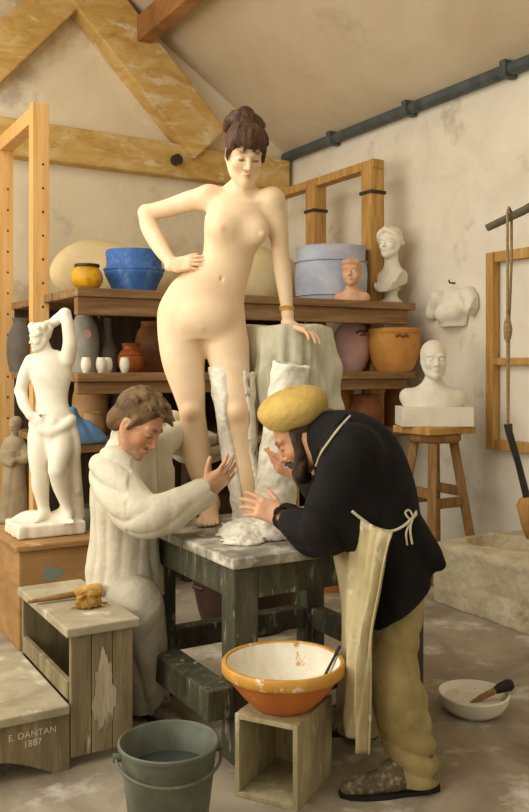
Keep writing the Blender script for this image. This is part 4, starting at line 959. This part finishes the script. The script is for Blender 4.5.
# pale cloth over the tall stool
M['drape'] = material('pale green white cloth', [(.3,(186,180,152)), (.55,(208,203,178)), (.8,(222,218,198))], 5, .95, 6, .15, 40, spots=[((178,166,126), 4, .58, .7)])
dc = DS+np.array((-.005,0,HS+.004)); r_ = np.random.RandomState(4)
nA, nZ = 150, 46; V = []; hem = lambda a: .35+.05*math.sin(a*2+1)+.035*math.sin(a*5)
for j in range(nZ+1):
    for i in range(nA):
        a = 2*PI*i/nA; t = j/nZ
        if t < .22: q = t/.22; rad = .165*q**.8; z = .012+.004*math.sin(a*3)*q
        else:
            q = (t-.22)/.78; rad = .165+.012*q+.010*math.sin(min(q*6,1.57)); z = .012-q*hem(a)
            if q < .12: z = .012-q*hem(a)*q/.12*1.0
        f = 0 if t < .2 else min(1, (t-.2)*1.6)
        w = f*(.020*math.sin(7*a+1.3*math.sin(2*a)+2*t)+.014*math.sin(13*a+2.1*math.sin(3*a)-1.5*t)+.006*math.sin(29*a+4*t)+.011*math.sin(4*a+9*t+2*math.sin(3*a+t*3))+.008*math.sin(10*a-13*t+2*math.sin(2*a)))
        c4 = (abs(math.cos(a+TH*0))**4+abs(math.sin(a))**4)**(-.25)*.97
        V.append((dc[0]+(rad*c4+w)*math.cos(a+TH), dc[1]+(rad*c4+w)*math.sin(a+TH), dc[2]+z+.007*math.sin(5*a+t*9)*math.sin(t*14+2*a)))
Fq = [(j*nA+i, (j+1)*nA+i, (j+1)*nA+(i+1) % nA, j*nA+(i+1) % nA) for j in range(nZ) for i in range(nA)]
V = [tuple(np.array(v)-dc) for v in V]
s = MB().add(V, Fq); o = s.obj('draped_cloth', M['drape'], None, dc, 0, smooth=True); m_ = o.modifiers.new('Solidify', 'SOLIDIFY'); m_.thickness = .005; m_.offset = -1
tag(o, 'pale greenish white cloth draped over the tall stool under the womans hand', 'cloth')
# ------------------------------------------------------------------ the man in the beret
M['ruddy'] = material('weathered skin', [(.3,(186,134,100)), (.55,(204,152,116)), (.8,(216,168,134))], 10, .6, 5, .05, 60, attr='Tint', spots=[((214,200,180), 26, .62, .70)])
M['blackcloth'] = material('black jacket cloth', [(.3,(15,13,13)), (.6,(25,22,21)), (.85,(40,36,34))], 9, .85, 5, .15, 60, spec=.2, spots=[((150,144,134), 62, .735, .77)])
M['ochrefelt'] = material('ochre yellow felt', [(.3,(172,142,70)), (.55,(198,168,92)), (.8,(212,186,116))], 6, .95, 6, .25, 60)
M['beard'] = material('dark brown hair', [(.3,(44,32,24)), (.6,(72,54,40)), (.85,(110,88,68))], 16, .7, 5, .3, 70)
M['canvas'] = material('cream canvas apron', [(.3,(158,142,102)), (.55,(184,169,128)), (.8,(204,191,154))], 4, .95, 6, .2, 40, spots=[((226,220,200), 7, .6, .72), ((156,136,94), 5, .62, .76)])
M['corduroy'] = material('ochre olive trouser cloth', [(.3,(134,116,70)), (.55,(164,146,98)), (.8,(188,172,126))], 6, .95, 6, .2, 50, spots=[((198,186,150), 9, .64, .74)])
M['leather'] = material('worn brown leather', [(.3,(74,62,44)), (.55,(104,90,66)), (.8,(134,120,92))], 9, .6, 6, .2, 40, spots=[((164,152,124), 55, .5, .72)])
M['cord'] = material('pale apron cord', [(.3,(190,178,142)), (.7,(216,206,176))], 30, .9)
SP_ = lambda L: ([P(a, b, c) for a, b, c, r in L], [r for a, b, c, r in L])
s_o = P(405, 795, 2.62)
# body: head, neck, arms, trunk and legs in one surface; only head and hands show
B = Fld((-.12, 2.38, 0), (.62, 3.36, 1.28), .0042)
hc = P(301, 434, 2.86); SH = Head(hc, (-.78, .12, -.60), (-.62, .05, .80), sc=1.0); SH.build(B)
B.chain(*SP_([(328,446,2.80,.07), (315,441,2.83,.06), (304,436,2.86,.055)]), k=.02)
B.chain(*SP_([(394,570,2.74,.085), (375,505,2.75,.10), (348,455,2.76,.095)]), k=.03)
for L in ([(345,458,2.66,.06), (326,536,2.72,.05), (292,520,2.92,.03), (284,517,2.97,.027)], [(325,448,2.93,.055), (322,492,3.04,.045), (308,474,3.13,.03), (303,470,3.16,.027)],
          [(400,585,2.72,.05), (394,665,2.64,.045), (414,775,2.66,.035)], [(388,590,2.84,.05), (362,675,2.88,.055), (362,728,3.02,.04)]):
    B.chain(*SP_(L), k=.03)
hand(B, P(283,516.5,2.975), (-.95,.18,.34), (.10,-.86,.50), (-.2,.1,1), 1.0, curls=[.24,.28,.32,.36], spread=.14, thumb_out=.8, wr=.027)
hand(B, P(302,474,3.155), (-.93,.12,.36), (.2,-.75,-.62), (-.1,-.3,1), .98, curls=[.08,.45,.6,.7], spread=.08, thumb_out=.5, wr=.027)
def s_t(V):
    C = np.ones((len(V), 3)); C = SH.tint(V, C, lips=(.86,.66,.6), brow=(.3,.24,.2))
    w = (np.exp(-(((V-P(262,500,2.99))/.11)**2).sum(1))*.75)[:, None]; return C*(1-w)+C*np.array((1.1,1.17,1.22))*w
sc_ = B.obj('person', M['ruddy'], None, s_o, s_t)
tag(sc_, 'man in yellow beret and black jacket bending over the bench holding the plaster mould', 'person')
child = lambda F, n, m, **k: F.obj(n, m, sc_, s_o, **k)
# hair and beard
F = Fld(hc-(.17,.17,.17), hc+(.17,.17,.17), .004); l_ = SH.L
F.ell(l_(0,-.03,.02), (.080,.088,.075), SH.R, 0); F.ell(l_(0,-.06,-.05), (.066,.05,.05), SH.R, .02); F.ell(l_(0,-.055,-.085), (.06,.045,.05), SH.R, .03); F.half(l_(0,.03,0), SH.R[1]*1.0-SH.R[2]*.3)
for g in (-1, 1):
    F.chain([l_(g*.074,.01,.01), l_(g*.070,.03,-.05), l_(g*.045,.07,-.095), l_(0,.085,-.115)], [.013,.018,.023,.024], .014)
    F.chain([l_(g*.002,.099,-.052), l_(g*.026,.088,-.060), l_(g*.042,.066,-.085)], [.006,.0065,.012], .008)
F.chain([l_(0,.07,-.105), l_(0,.075,-.135)], [.024,.010], .02)
F.disp(lambda p: .003*folds(p, (.5,.1,1), 130, 8)+.002*waves(p, 160, 2)); child(F, 'hair', M['beard'])
# beret
F = Fld(P(291,408,2.86)-(.17,.17,.13), P(291,408,2.86)+(.17,.17,.13), .0042); up = nrm((-.30,-.16,.95)); rx = nrm(np.cross((0,1,0), up)); Rb = np.array([rx, np.cross(up, rx), up]); bc = P(292.5,407,2.86)
F.ell(bc, (.120,.125,.062), Rb, 0); F.ell(bc-.028*up+.006*rx, (.102,.108,.05), Rb, .03); F.chain([bc+.050*up, bc+.064*up, bc+.070*up], [.020,.010,.006], .015)
F.half(bc-.058*up, -up, .012); F.half(hc-.012*SH.R[2], -SH.R[2]*.6-up*.4, .01)
F.disp(lambda p: .004*waves(p, 32, 5)+.0025*folds(p-bc, up, 45, 7, 1.2)); child(F, 'beret', M['ochrefelt'])
# jacket with both sleeves and its skirt
F = Fld((-.02, 2.36, .44), (.66, 3.32, 1.22), .0052)
F.chain(*SP_([(394,560,2.73,.105), (382,522,2.73,.124), (371,486,2.74,.136), (356,455,2.76,.132), (336,440,2.78,.095), (326,438,2.80,.072)]), k=0)
F.chain(*SP_([(350,460,2.63,.092), (358,498,2.65,.095), (376,540,2.67,.085)]), k=.05)
F.chain(*SP_([(338,452,2.92,.085), (356,490,2.88,.10)]), k=.05)
F.chain(*SP_([(352,452,2.63,.088), (341,486,2.63,.083), (330,517,2.66,.078), (322,534,2.715,.073), (306,530,2.81,.062), (290,520,2.93,.050), (285,517.5,2.955,.046)]), k=.025)
F.chain(*SP_([(333,446,2.95,.075), (327,478,3.02,.066), (320,486,3.07,.058), (309,475,3.125,.046), (306,472,3.14,.043)]), k=.025)
F.chain(*SP_([(394,540,2.69,.098), (399,580,2.68,.098), (402,622,2.67,.098)]), k=.03, flat=((0,1,0), 1.25))
F.chain(*SP_([(410,536,2.66,.06), (424,553,2.655,.052), (439,564,2.65,.022)]), k=.03)
F.chain(*SP_([(396,560,2.82,.09), (402,605,2.84,.085)]), k=.04)

F.chain(*SP_([(286,517.5,2.955,.036), (276,512,3.03,.036)]), k=.004, op='sub', smooth=False); F.chain(*SP_([(306,472,3.14,.034), (300,468,3.19,.034)]), k=.004, op='sub', smooth=False)
F.disp(lambda p: .014*tube_folds(p, P(404,600,2.7), P(350,440,2.74), 7, 21, 4, 6)+.007*tube_folds(p, P(326,536,2.7), P(285,517,2.95), 5, 5, 5)*near_line(p, [P(330,517,2.66), P(322,534,2.715), P(285,517.5,2.955)], .08, .13)+.001*waves(p, 60, 4)); F.half(P(398,616,2.6), (.60,.0,-.80), .004); JK = F; child(F, 'jacket', M['blackcloth'])
# collar: dark band with a pale edge
s = MB(); s.tube(crom([JK.hit(x, y, -.002) for x, y in ((313,466),(318,452),(327,438),(337,425),(347,415))], 4), .009, 8); s.obj('collar', M['blackcloth'], sc_, -s_o, smooth=True)
s = MB(); s.tube(crom([JK.hit(x, y, .004) for x, y in ((316,466),(321,453),(330,440),(340,427),(350,416))], 4), .0035, 6); o = s.obj('collar_piping', M['cord'], sc_, -s_o, smooth=True); o['label'] = 'pale collar edging'
# trousers
F = Fld((.20, 2.42, .02), (.66, 3.20, .90), .005)
F.chain(*SP_([(398,575,2.69,.088), (396,612,2.68,.080), (392.5,642,2.65,.072), (391.5,666,2.64,.072), (398,698,2.65,.076), (405,728,2.65,.076), (411.5,755,2.65,.070), (415,777,2.65,.069)]), k=0)
F.chain(*SP_([(390,575,2.82,.08), (380,630,2.86,.080), (364,678,2.90,.080), (361,705,2.96,.076), (360,730,3.0,.07)]), k=.02)
F.half(P(415,786,2.65), (.0,0,-1), .006)
F.chain(*SP_([(413,770,2.65,.05), (416,800,2.65,.06)]), k=.004, op='sub', smooth=False)
def trf(p):
    lo = tube_folds(p, P(415,780,2.65), P(392,660,2.64), 4, 12, 3, 7); z = (p[:, 2]-.40)/.16
    ring = (1-2*np.abs(np.sin(p[:, 2]*48+p[:, 0]*22+p[:, 1]*9+1.6*waves(p, 9, 4, n=4)))**.7)*np.clip(.35+.6*waves(p, 10, 8, n=4), 0, 1)
    w = np.exp(-z*z)+np.exp(-((p[:, 2]-.12)/.07)**2)
    return .007*lo+.009*ring*np.clip(w, .25, 1)+.006*folds(p, (1,.2,.5), 60, 31)+.001*waves(p, 60, 4)
F.disp(trf); child(F, 'trousers', M['corduroy'])
# shoes
def shoe(heel, toe, sc, nm='shoe'):
    h = np.array(heel, float); d = nrm(np.array(toe)-h)*np.array((1,1,0)); d = nrm(d); A = lambda u, z: np.array([h[0], h[1], 0])+d*u*sc+np.array([0,0,z*sc])
    F = Fld(np.minimum(A(-.06,0), A(.33,0))-(.09,.09,.0), np.maximum(A(-.06,0), A(.33,0))+(.09,.09,.17), .0042); t = np.array([-d[1], d[0], 0])
    F.chain([A(-.005,.042), A(.06,.045), A(.13,.036), A(.205,.027), A(.25,.023)], np.array([.036,.038,.034,.028,.019])*sc, 0, flat=(t, 1.18)); F.chain([A(.015,.06), A(.02,.13)], np.array([.042,.042])*sc, .03)
    F.chain([A(.04,.085), A(.12,.07)], np.array([.034,.024])*sc, .02)
    F.disp(lambda p: .0025*folds(p, t+.3*d, 70, 3)); F.half((0,0,.010), (0,0,-1))
    o = child(F, nm, M['leather'])
    s = MB(); pts = [A(-.043,0)+t*0]; out = []
    for u, w in ((-.046,0), (-.038,.030), (.0,.042), (.07,.043), (.14,.050), (.20,.046), (.245,.034), (.272,.012)): out.append((u, w))
    poly = out+[(u, -w) for u, w in out[::-1] if w]
    s.prism([(u*sc, w*sc) for u, w in poly], (h[0], h[1], .001), d, t, (0,0,.013)); so = s.obj('sole', M['black'], sc_, -s_o)
shoe(P(425,790,2.64), P(356,796,2.60), 1.0)
shoe(P(366,735,3.02), P(330,736,3.05), .98)
# apron: a sheet from the waist string down, with hanging folds
rows_ = [(-.2,[(338,530,2.86),(353,514,2.62),(370,525,2.535),(391,533,2.50)]), (0,[(335,545,2.860),(352,543,2.660),(370,544,2.525),(387,545,2.480)]), (.25,[(341,590,2.860),(352,592,2.650),(366,594,2.520),(380,592,2.480)]),
         (.5,[(343,640,2.860),(350,640,2.650),(360,642,2.520),(371,640,2.485)]), (.75,[(343,690,2.870),(349,695,2.670),(358,700,2.535),(367.5,688,2.505)]), (1,[(338,722,2.880),(346,728,2.710),(356,746,2.575),(366,756,2.530)])]
G0 = np.array([[P(*c) for c in r[1]] for r in rows_]); nu, nv = 40, 70
cols = np.array([crom(G0[:, j], 14) for j in range(4)])                   # down
V = []; 
for i in range(cols.shape[1]):
    line = crom(cols[:, i], 13)
    for j, q in enumerate(line):
        t = i/cols.shape[1]; a = j/len(line)
        w = .014*(.25+t)*math.sin(a*17+1.5*math.sin(t*4)+t*2)+.006*math.sin(a*37+t*9)
        V.append(q+np.array((-.75,-.6,0))*w)
nj = len(line); ni = cols.shape[1]
Fq = [(i*nj+j, (i+1)*nj+j, (i+1)*nj+j+1, i*nj+j+1) for i in range(ni-1) for j in range(nj-1)]
s = MB().add([v-s_o for v in V], Fq); o = s.obj('apron', M['canvas'], sc_, smooth=True); m_ = o.modifiers.new('Solidify', 'SOLIDIFY'); m_.thickness = .006; m_.offset = 0
s = MB(); jp = lambda L: crom([JK.hit(x, y, .006)+(0,-.004,0) for x, y in L], 4)
s.tube(jp(((352,511), (362,519), (374,527), (390,531), (403,526), (412,518), (416,514))), .0045, 8)
s.tube(jp(((411,521), (405,513), (409,510), (414,517), (416,511), (412,520), (410,530), (412,544))), .0035, 6)
s.tube(jp(((411,521), (406,532), (407,545))), .0032, 6)
s.obj('apron_string', M['cord'], sc_, -s_o, smooth=True)
# ------------------------------------------------------------------ the assistant in the white smock
M['smock'] = material('off white smock cloth', [(.3,(192,183,158)), (.55,(210,202,180)), (.8,(222,215,196))], 5, .95, 6, .2, 50, spots=[((196,182,152), 5, .62, .74)])
M['greytrouser'] = material('grey white dusty trousers', [(.3,(150,142,122)), (.55,(178,170,150)), (.8,(198,191,172))], 5, .95, 6, .2, 50)
M['brownhair'] = material('tousled brown hair', [(.3,(72,54,34)), (.55,(110,86,56)), (.85,(154,126,88))], 16, .7, 5, .3, 70)
a_o = P(150, 714, 3.2)
B = Fld((-.78, 2.86, 0), (-.02, 3.72, 1.30), .0042)
ahc = P(139, 423, 3.19); AH = Head(ahc, (.78, -.30, -.62), (.52, -.12, .85), sc=1.0); AH.build(B)
B.chain(*SP_([(126,454,3.27,.055), (131,440,3.24,.050), (136,430,3.21,.050)]), k=.02)
B.chain(*SP_([(126,590,3.36,.07), (126,530,3.33,.08), (130,470,3.31,.07)]), k=.03)
for L in ([(113,472,3.16,.05), (146,512,3.07,.036), (205,492,3.16,.027)], [(158,438,3.41,.045), (172,433,3.50,.035), (190,446,3.59,.032), (206,447,3.61,.028), (219,447,3.60,.026)],
          [(120,592,3.30,.07), (140,607,3.12,.045), (150,706,3.20,.04)], [(116,596,3.42,.08), (120,680,3.30,.055), (92,700,3.52,.04)]):
    B.chain(*SP_(L), k=.03)
hand(B, P(207,491,3.165), (.72,.14,.66), (.35,-.88,-.28), (-.6,.2,.7), .95, curls=[.26,.30,.34,.38], spread=.13, thumb_out=.7, wr=.026)
hand(B, P(219,447,3.602), (.70,-.65,.25), (.3,.9,.2), (-.2,0,1), .95, curl=.3, spread=.1, wr=.026)
def a_t(V):
    C = np.ones((len(V), 3)); C = AH.tint(V, C, lips=(.86,.62,.56), brow=(.36,.28,.22))
    w = (np.exp(-(((V-P(222,478,3.19))/.10)**2).sum(1))*.75)[:, None]; C = C*(1-w)+C*np.array((1.04,1.15,1.25))*w
    return C
asn = B.obj('person', M['ruddy'], None, a_o, a_t)
tag(asn, 'crouching brown-haired man in a loose white smock holding the plaster around the womans leg', 'person')
child = lambda F, n, m, **k: F.obj(n, m, asn, a_o, **k)
F = Fld(ahc-(.17,.17,.17), ahc+(.17,.17,.17), .004); l_ = AH.L
F.ell(l_(0,-.026,.04), (.083,.094,.084), AH.R, 0); F.ell(l_(0,-.07,-.03), (.068,.045,.055), AH.R, .02); F.half(l_(0,.052,.03), AH.R[1]*1.0-AH.R[2]*.75, .008)
r_ = random.Random(6)
for k in range(40):
    x = r_.uniform(-.07,.07); y = r_.uniform(-.09,.06); z = .036+.088*math.sqrt(max(0, 1-(x/.085)**2-((y+.026)/.098)**2))
    F.chain([l_(x,y,z-.008), l_(x*1.05+r_.uniform(-.012,.012), y+.02, z+.004), l_(x*1.1+r_.uniform(-.02,.02), y+.045, z-.004)], [.012,.010,.003], .006)
for g in (-1, 1): F.chain([l_(g*.074,.012,.03), l_(g*.077,.008,-.02)], [.012,.005], .01)
F.disp(lambda p: .003*folds(p, (.6,-.4,.5), 130, 8)+.0015*waves(p, 160, 2)); child(F, 'hair', M['brownhair'])
# smock
F = Fld((-.84, 2.84, .42), (.0, 3.80, 1.20), .0052)
F.chain(*SP_([(127,598,3.33,.122), (123,560,3.32,.126), (124,520,3.31,.122), (123,485,3.30,.118), (129,458,3.29,.088), (131,446,3.265,.070), (132,437,3.25,.064)]), k=0)
F.chain(*SP_([(117,472,3.19,.083), (119,510,3.22,.092), (127,570,3.25,.092)]), k=.05)
F.chain(*SP_([(150,445,3.38,.085), (146,490,3.38,.09)]), k=.05)
F.chain(*SP_([(112,470,3.165,.080), (124,496,3.10,.082), (142,514,3.05,.080), (160,514,3.05,.072), (184,503,3.11,.062), (200,494,3.155,.054), (206,491,3.165,.044)]), k=.025)
F.chain(*SP_([(158,436,3.41,.080), (172,432,3.50,.076), (190,446,3.59,.068), (206,447,3.61,.060), (217,447,3.605,.044)]), k=.025)
F.chain(*SP_([(122,570,3.30,.13), (126,600,3.27,.135), (132,622,3.22,.125)]), k=.04)
F.half(P(130,617,3.2), (.15,0,-1), .006)
F.chain(*SP_([(206,491,3.165,.034), (214,487,3.17,.036)]), k=.004, op='sub', smooth=False); F.chain(*SP_([(217,447,3.605,.034), (224,446,3.605,.034)]), k=.004, op='sub', smooth=False)
F.chain(*SP_([(134,438,3.235,.060), (136,430,3.22,.075)]), k=.006, op='sub', smooth=False)
NA = [P(112,470,3.165), P(142,514,3.05), P(206,491,3.165)]; FA = [P(158,436,3.41), P(190,446,3.59), P(217,447,3.605)]
def smf(p):
    na = near_line(p, NA, .085, .15); fa = near_line(p, FA, .085, .15)*(1-na)
    lo = tube_folds(p, NA[1], NA[2], 5, 3, 5)*(p[:, 0] > NA[1][0]-.05)+tube_folds(p, NA[0], NA[1], 5, 4, 6)*(p[:, 0] <= NA[1][0]-.05)
    bo = tube_folds(p, P(124,600,3.33), P(128,450,3.29), 9, 6, 2.5, 5)+.5*tube_folds(p, P(124,600,3.33), P(128,450,3.29), 17, 8, -3, 8)
    return .019*na*lo+.015*fa*tube_folds(p, FA[1], FA[2], 5, 9, 4)+.017*(1-na)*(1-fa)*bo+.0012*waves(p, 60, 3)
F.disp(smf); child(F, 'smock', M['smock'])
# trousers and shoes
F = Fld((-.80, 2.86, .02), (-.26, 3.72, .62), .005)
F.chain(*SP_([(120,594,3.32,.105), (132,600,3.18,.10), (140,608,3.10,.085), (144,640,3.12,.076), (146,672,3.15,.070), (149,702,3.18,.064)]), k=0)
F.chain(*SP_([(116,598,3.42,.10), (118,640,3.36,.085), (121,690,3.30,.068), (108,706,3.42,.062), (96,706,3.50,.055)]), k=.02)
F.chain(*SP_([(149,700,3.18,.045), (150,718,3.2,.05)]), k=.004, op='sub', smooth=False)
F.disp(lambda p: .009*tube_folds(p, P(150,700,3.19), P(140,605,3.1), 5, 12, 2.5)*np.clip((.36-p[:, 2])/.12, 0, 1)+.005*folds(p, (.5,.2,.5), 50, 3)+.0015*waves(p, 60, 4)); child(F, 'trousers', M['greytrouser'])
sc_bak = sc_; s_o_bak = s_o; sc_ = asn; s_o = a_o
shoe(P(145,708,3.24), P(170,722,3.10), .96)
sc_ = sc_bak; s_o = s_o_bak
# ------------------------------------------------------------------ plaster statue on the chest and the small robed figure
st_c = UV(1.205, 4.16, CH); YS = 4.19; k_ = YS/FP
F = Fld((-1.34, 3.92, CH-.01), (-.78, 4.44, 1.62), .004)
Q = lambda x, y, d=0: P(x, y, YS+d)
def ch_(L, k=.014): F.chain([Q(*q[:3]) for q in L], [q[3]*k_ for q in L], k)
rows = []
zs = lambda y: EYE-(y-HY)*k_
for y, c, hw, dp, yw in ((350,48,10,.030,0), (356,49,16,.045,.1), (364,50,20,.056,.1), (376,51,20.5,.060,.1), (390,51.5,17,.052,.05), (402,52,16,.050,0), (414,52.5,19,.056,-.1), (426,52.5,20.5,.058,-.1), (436,52,19,.052,-.1)):
    rows.append((zs(y), (c-CX)*k_, YS, hw*k_, dp, yw))
F.loft(rows, 0)
ch_([(47,356,0,8), (44,347,-.01,6.5), (42,340,-.015,6.2)])
STH = Head(Q(40,337,-.025), (-.72,-.66,-.20), (.1,0,1), sc=.56); STH.build(F)
hl = STH.L
F.ell(hl(0,-.024,.05), np.array((.083,.094,.078))*.56, STH.R, .006)
for i in range(16): a = i*.62; F.ball(hl(.07*math.cos(a), -.02+.075*math.sin(a), .075+.03*math.sin(i*1.7)), .017, .006)
ch_([(67,360,.0,8), (70,344,-.01,7.2), (68,326,-.01,6.2), (65,314,.0,5.6)]); ch_([(65,314,0,5.6), (58,319,.02,5.4), (50,325,.035,4.6), (45,327,.035,4.0)])
hand(F, Q(46,327,.035), (-.9,.1,.1), (0,.6,.8), (0,-1,.2), .52, curl=.3, wr=.020)
ch_([(32,362,0,8), (25,376,-.0,7), (21,391,.01,6)]); ch_([(21,391,.01,6), (24,404,-.03,5.6), (31,416,-.055,4.2)])
hand(F, Q(31,416,-.055), (.75,-.35,-.45), (-.4,-.8,.3), (.2,-.3,.9), .54, curl=.3, wr=.020)
ch_([(42,430,-.0,13), (40,450,-.02,12), (39,467,-.035,9), (40,473,-.035,8.4), (40.5,484,-.02,8.8), (42,498,-.01,6.6), (44,511,-.005,5.2)], .02)
ch_([(62,430,-.0,12.6), (60,450,-.05,11.4), (57,468,-.085,8.8), (57.5,474,-.08,8.2), (61,486,-.05,8.4), (65,500,-.03,6.2), (67.5,511,-.02,5)], .02)
zb_ = CH+.065
foot(F, Q(44,511,-.005), (-.35,-.9,0), zb_, .52, .021, 1); foot(F, Q(67.5,511,-.02), (.3,-.95,0), zb_, .52, .020, -1)
# loincloth swag, tree stump, rough base
F.chain([Q(33,424,-.02), Q(44,430,-.06), Q(58,430,-.062), Q(71,420,-.02), Q(66,418,.05), Q(40,420,.05), Q(33,424,-.02)], [.022,.026,.027,.024,.022,.022,.022], .012)
F.chain([Q(70,421,-.02), Q(75,445,.0), Q(74,470,.02), Q(76,490,.02)], [.022,.028,.026,.024], .012)
F.chain([Q(71,440,.05), Q(72,475,.05), Q(72,515,.05)], [.040,.046,.062], .02)
F.chain([Q(52,424,-.055), Q(51,438,-.06), Q(50,450,-.055)], [.026,.022,.010], .02)
F.rbox((st_c[0], st_c[1], CH+.033), (.165,.125,.033), .012, np.array([[CU,SU,0],[-SU,CU,0],[0,0,1]]), .0)
F.ell((st_c[0]-.07, st_c[1]+.04, CH+.06), (.09,.07,.045), None, .03); F.ell((st_c[0]+.08, st_c[1]+.05, CH+.06), (.08,.07,.05), None, .03)
zc = CH+.085
def sd(p):
    w = np.clip((zc-p[:, 2])/.03, 0, 1); sw = np.exp(-((p[:, 2]-zs(432))/.045)**2)*(p[:, 2] < zs(412))
    return w*.004*waves(p, 60, 3)+sw*.004*folds(p, (.6,0,-.6), 90, 6)
F.disp(sd)
F.half((0,0,CH+.001), (0,0,-1))
o = F.obj('plaster_statue', M['plaster'], None, st_c); tag(o, 'white plaster standing statue with one arm raised behind its head on the ochre chest', 'statue')
M['greycast'] = material('grey brown cast', [(.3,(128,110,84)), (.55,(152,134,106)), (.8,(174,158,130))], 8, .9, 6, .2, 30)
Yg = 4.5; kg = Yg/FP; g_ = lambda x, y, d=0: P(x, y, Yg+d)
F = Fld(g_(14,515)*(1,1,0)+(-.13,-.13,CH-.01), g_(14,515)*(1,1,0)+(.13,.13,1.10), .004)
zz = lambda y: EYE-(y-HY)*kg
F.loft([(zz(437),(14-CX)*kg,Yg,.045,.035,0), (zz(444),(14-CX)*kg,Yg,.058,.045,0), (zz(462),(14-CX)*kg,Yg,.052,.045,0), (zz(480),(14-CX)*kg,Yg,.056,.05,0), (zz(500),(14-CX)*kg,Yg,.066,.058,0), (CH+.012,(14-CX)*kg,Yg,.072,.064,0)], 0)
Hs = Head(g_(15,425,-.01), (-.3,-.8,-.35), sc=.36); Hs.build(F, ears=False); F.ell(Hs.L(0,-.03,.03), np.array((.086,.1,.09))*.36, Hs.R, .006); F.chain([g_(15,434), g_(14,440)], [.018,.026], .012)
F.chain([g_(5,447), g_(3,459,-.03), g_(12,464,-.06)], [.02,.018,.013], .01); F.chain([g_(24,447), g_(26,459,-.03), g_(15,460,-.06)], [.02,.018,.013], .01)
F.disp(lambda p: .006*folds(p, (.1,0,1), 60, 3)*(p[:, 2] < zz(450))); F.rbox((*(g_(14,515)[:2]), CH+.012), (.085,.075,.012), .004)
F.half((0,0,CH+.001), (0,0,-1))
o = F.obj('robed_statuette', M['greycast'], None, g_(14,515)*(1,1,0)+(0,0,CH)); tag(o, 'small grey-brown robed figurine behind the white statue at the left edge', 'statuette')
# ------------------------------------------------------------------ camera, daylight
cam = bpy.data.cameras.new('Camera'); co = bpy.data.objects.new('Camera', cam); COL.objects.link(co)
cam.sensor_fit = 'AUTO'; cam.sensor_width = 36; cam.lens = FP/812*36; cam.shift_y = (HY-406)/812; cam.clip_start = .05
co.location = (0, 0, EYE); co.rotation_euler = (PI/2, 0, 0); SC.camera = co
def area(name, loc, target, sx, sy, power, col):
    l = bpy.data.lights.new(name, 'AREA'); l.shape = 'RECTANGLE'; l.size = sx; l.size_y = sy; l.energy = power; l.color = col
    o = bpy.data.objects.new(name, l); COL.objects.link(o); o.location = tuple(loc)
    o.rotation_euler = Vector(np.array(target)-np.array(loc)).to_track_quat('-Z', 'Y').to_euler(); return o
a, b = UV(UL+.02, (WV0+WV1)/2, (WZ0+WZ1)/2), UV(UL+1, (WV0+WV1)/2, (WZ0+WZ1)/2-.0)
WIN = area('window daylight', a, b, WV1-WV0, WZ1-WZ0, 115, (1,.965,.87))
uc = (SU0+SU1)/2; a = UV(uc, (SV0+SV1)/2, zl(uc)-.06)
SKY = area('skylight daylight', a, a+UV(.42, 0, -1), SV1-SV0, 2.5, 100, (1,.965,.87))
# the long side of each light runs along v
for o, n in ((WIN, np.array(UV(1,0,0))), (SKY, UV(.42,0,-1))):
    z = -nrm(n); x = UV(0,1,0); y = np.cross(z, x)
    o.rotation_euler = Matrix(np.array([x, y, z]).T.tolist()).to_euler()
w = bpy.data.worlds.new('World'); SC.world = w; w.use_nodes = True
bg = w.node_tree.nodes['Background']; bg.inputs['Color'].default_value = (1, .955, .82, 1); bg.inputs['Strength'].default_value = .62
SC.view_settings.view_transform = 'Standard'; SC.view_settings.look = 'None'; SC.view_settings.gamma = 1; SC.view_settings.use_curve_mapping = False
SC.view_settings.exposure = 0
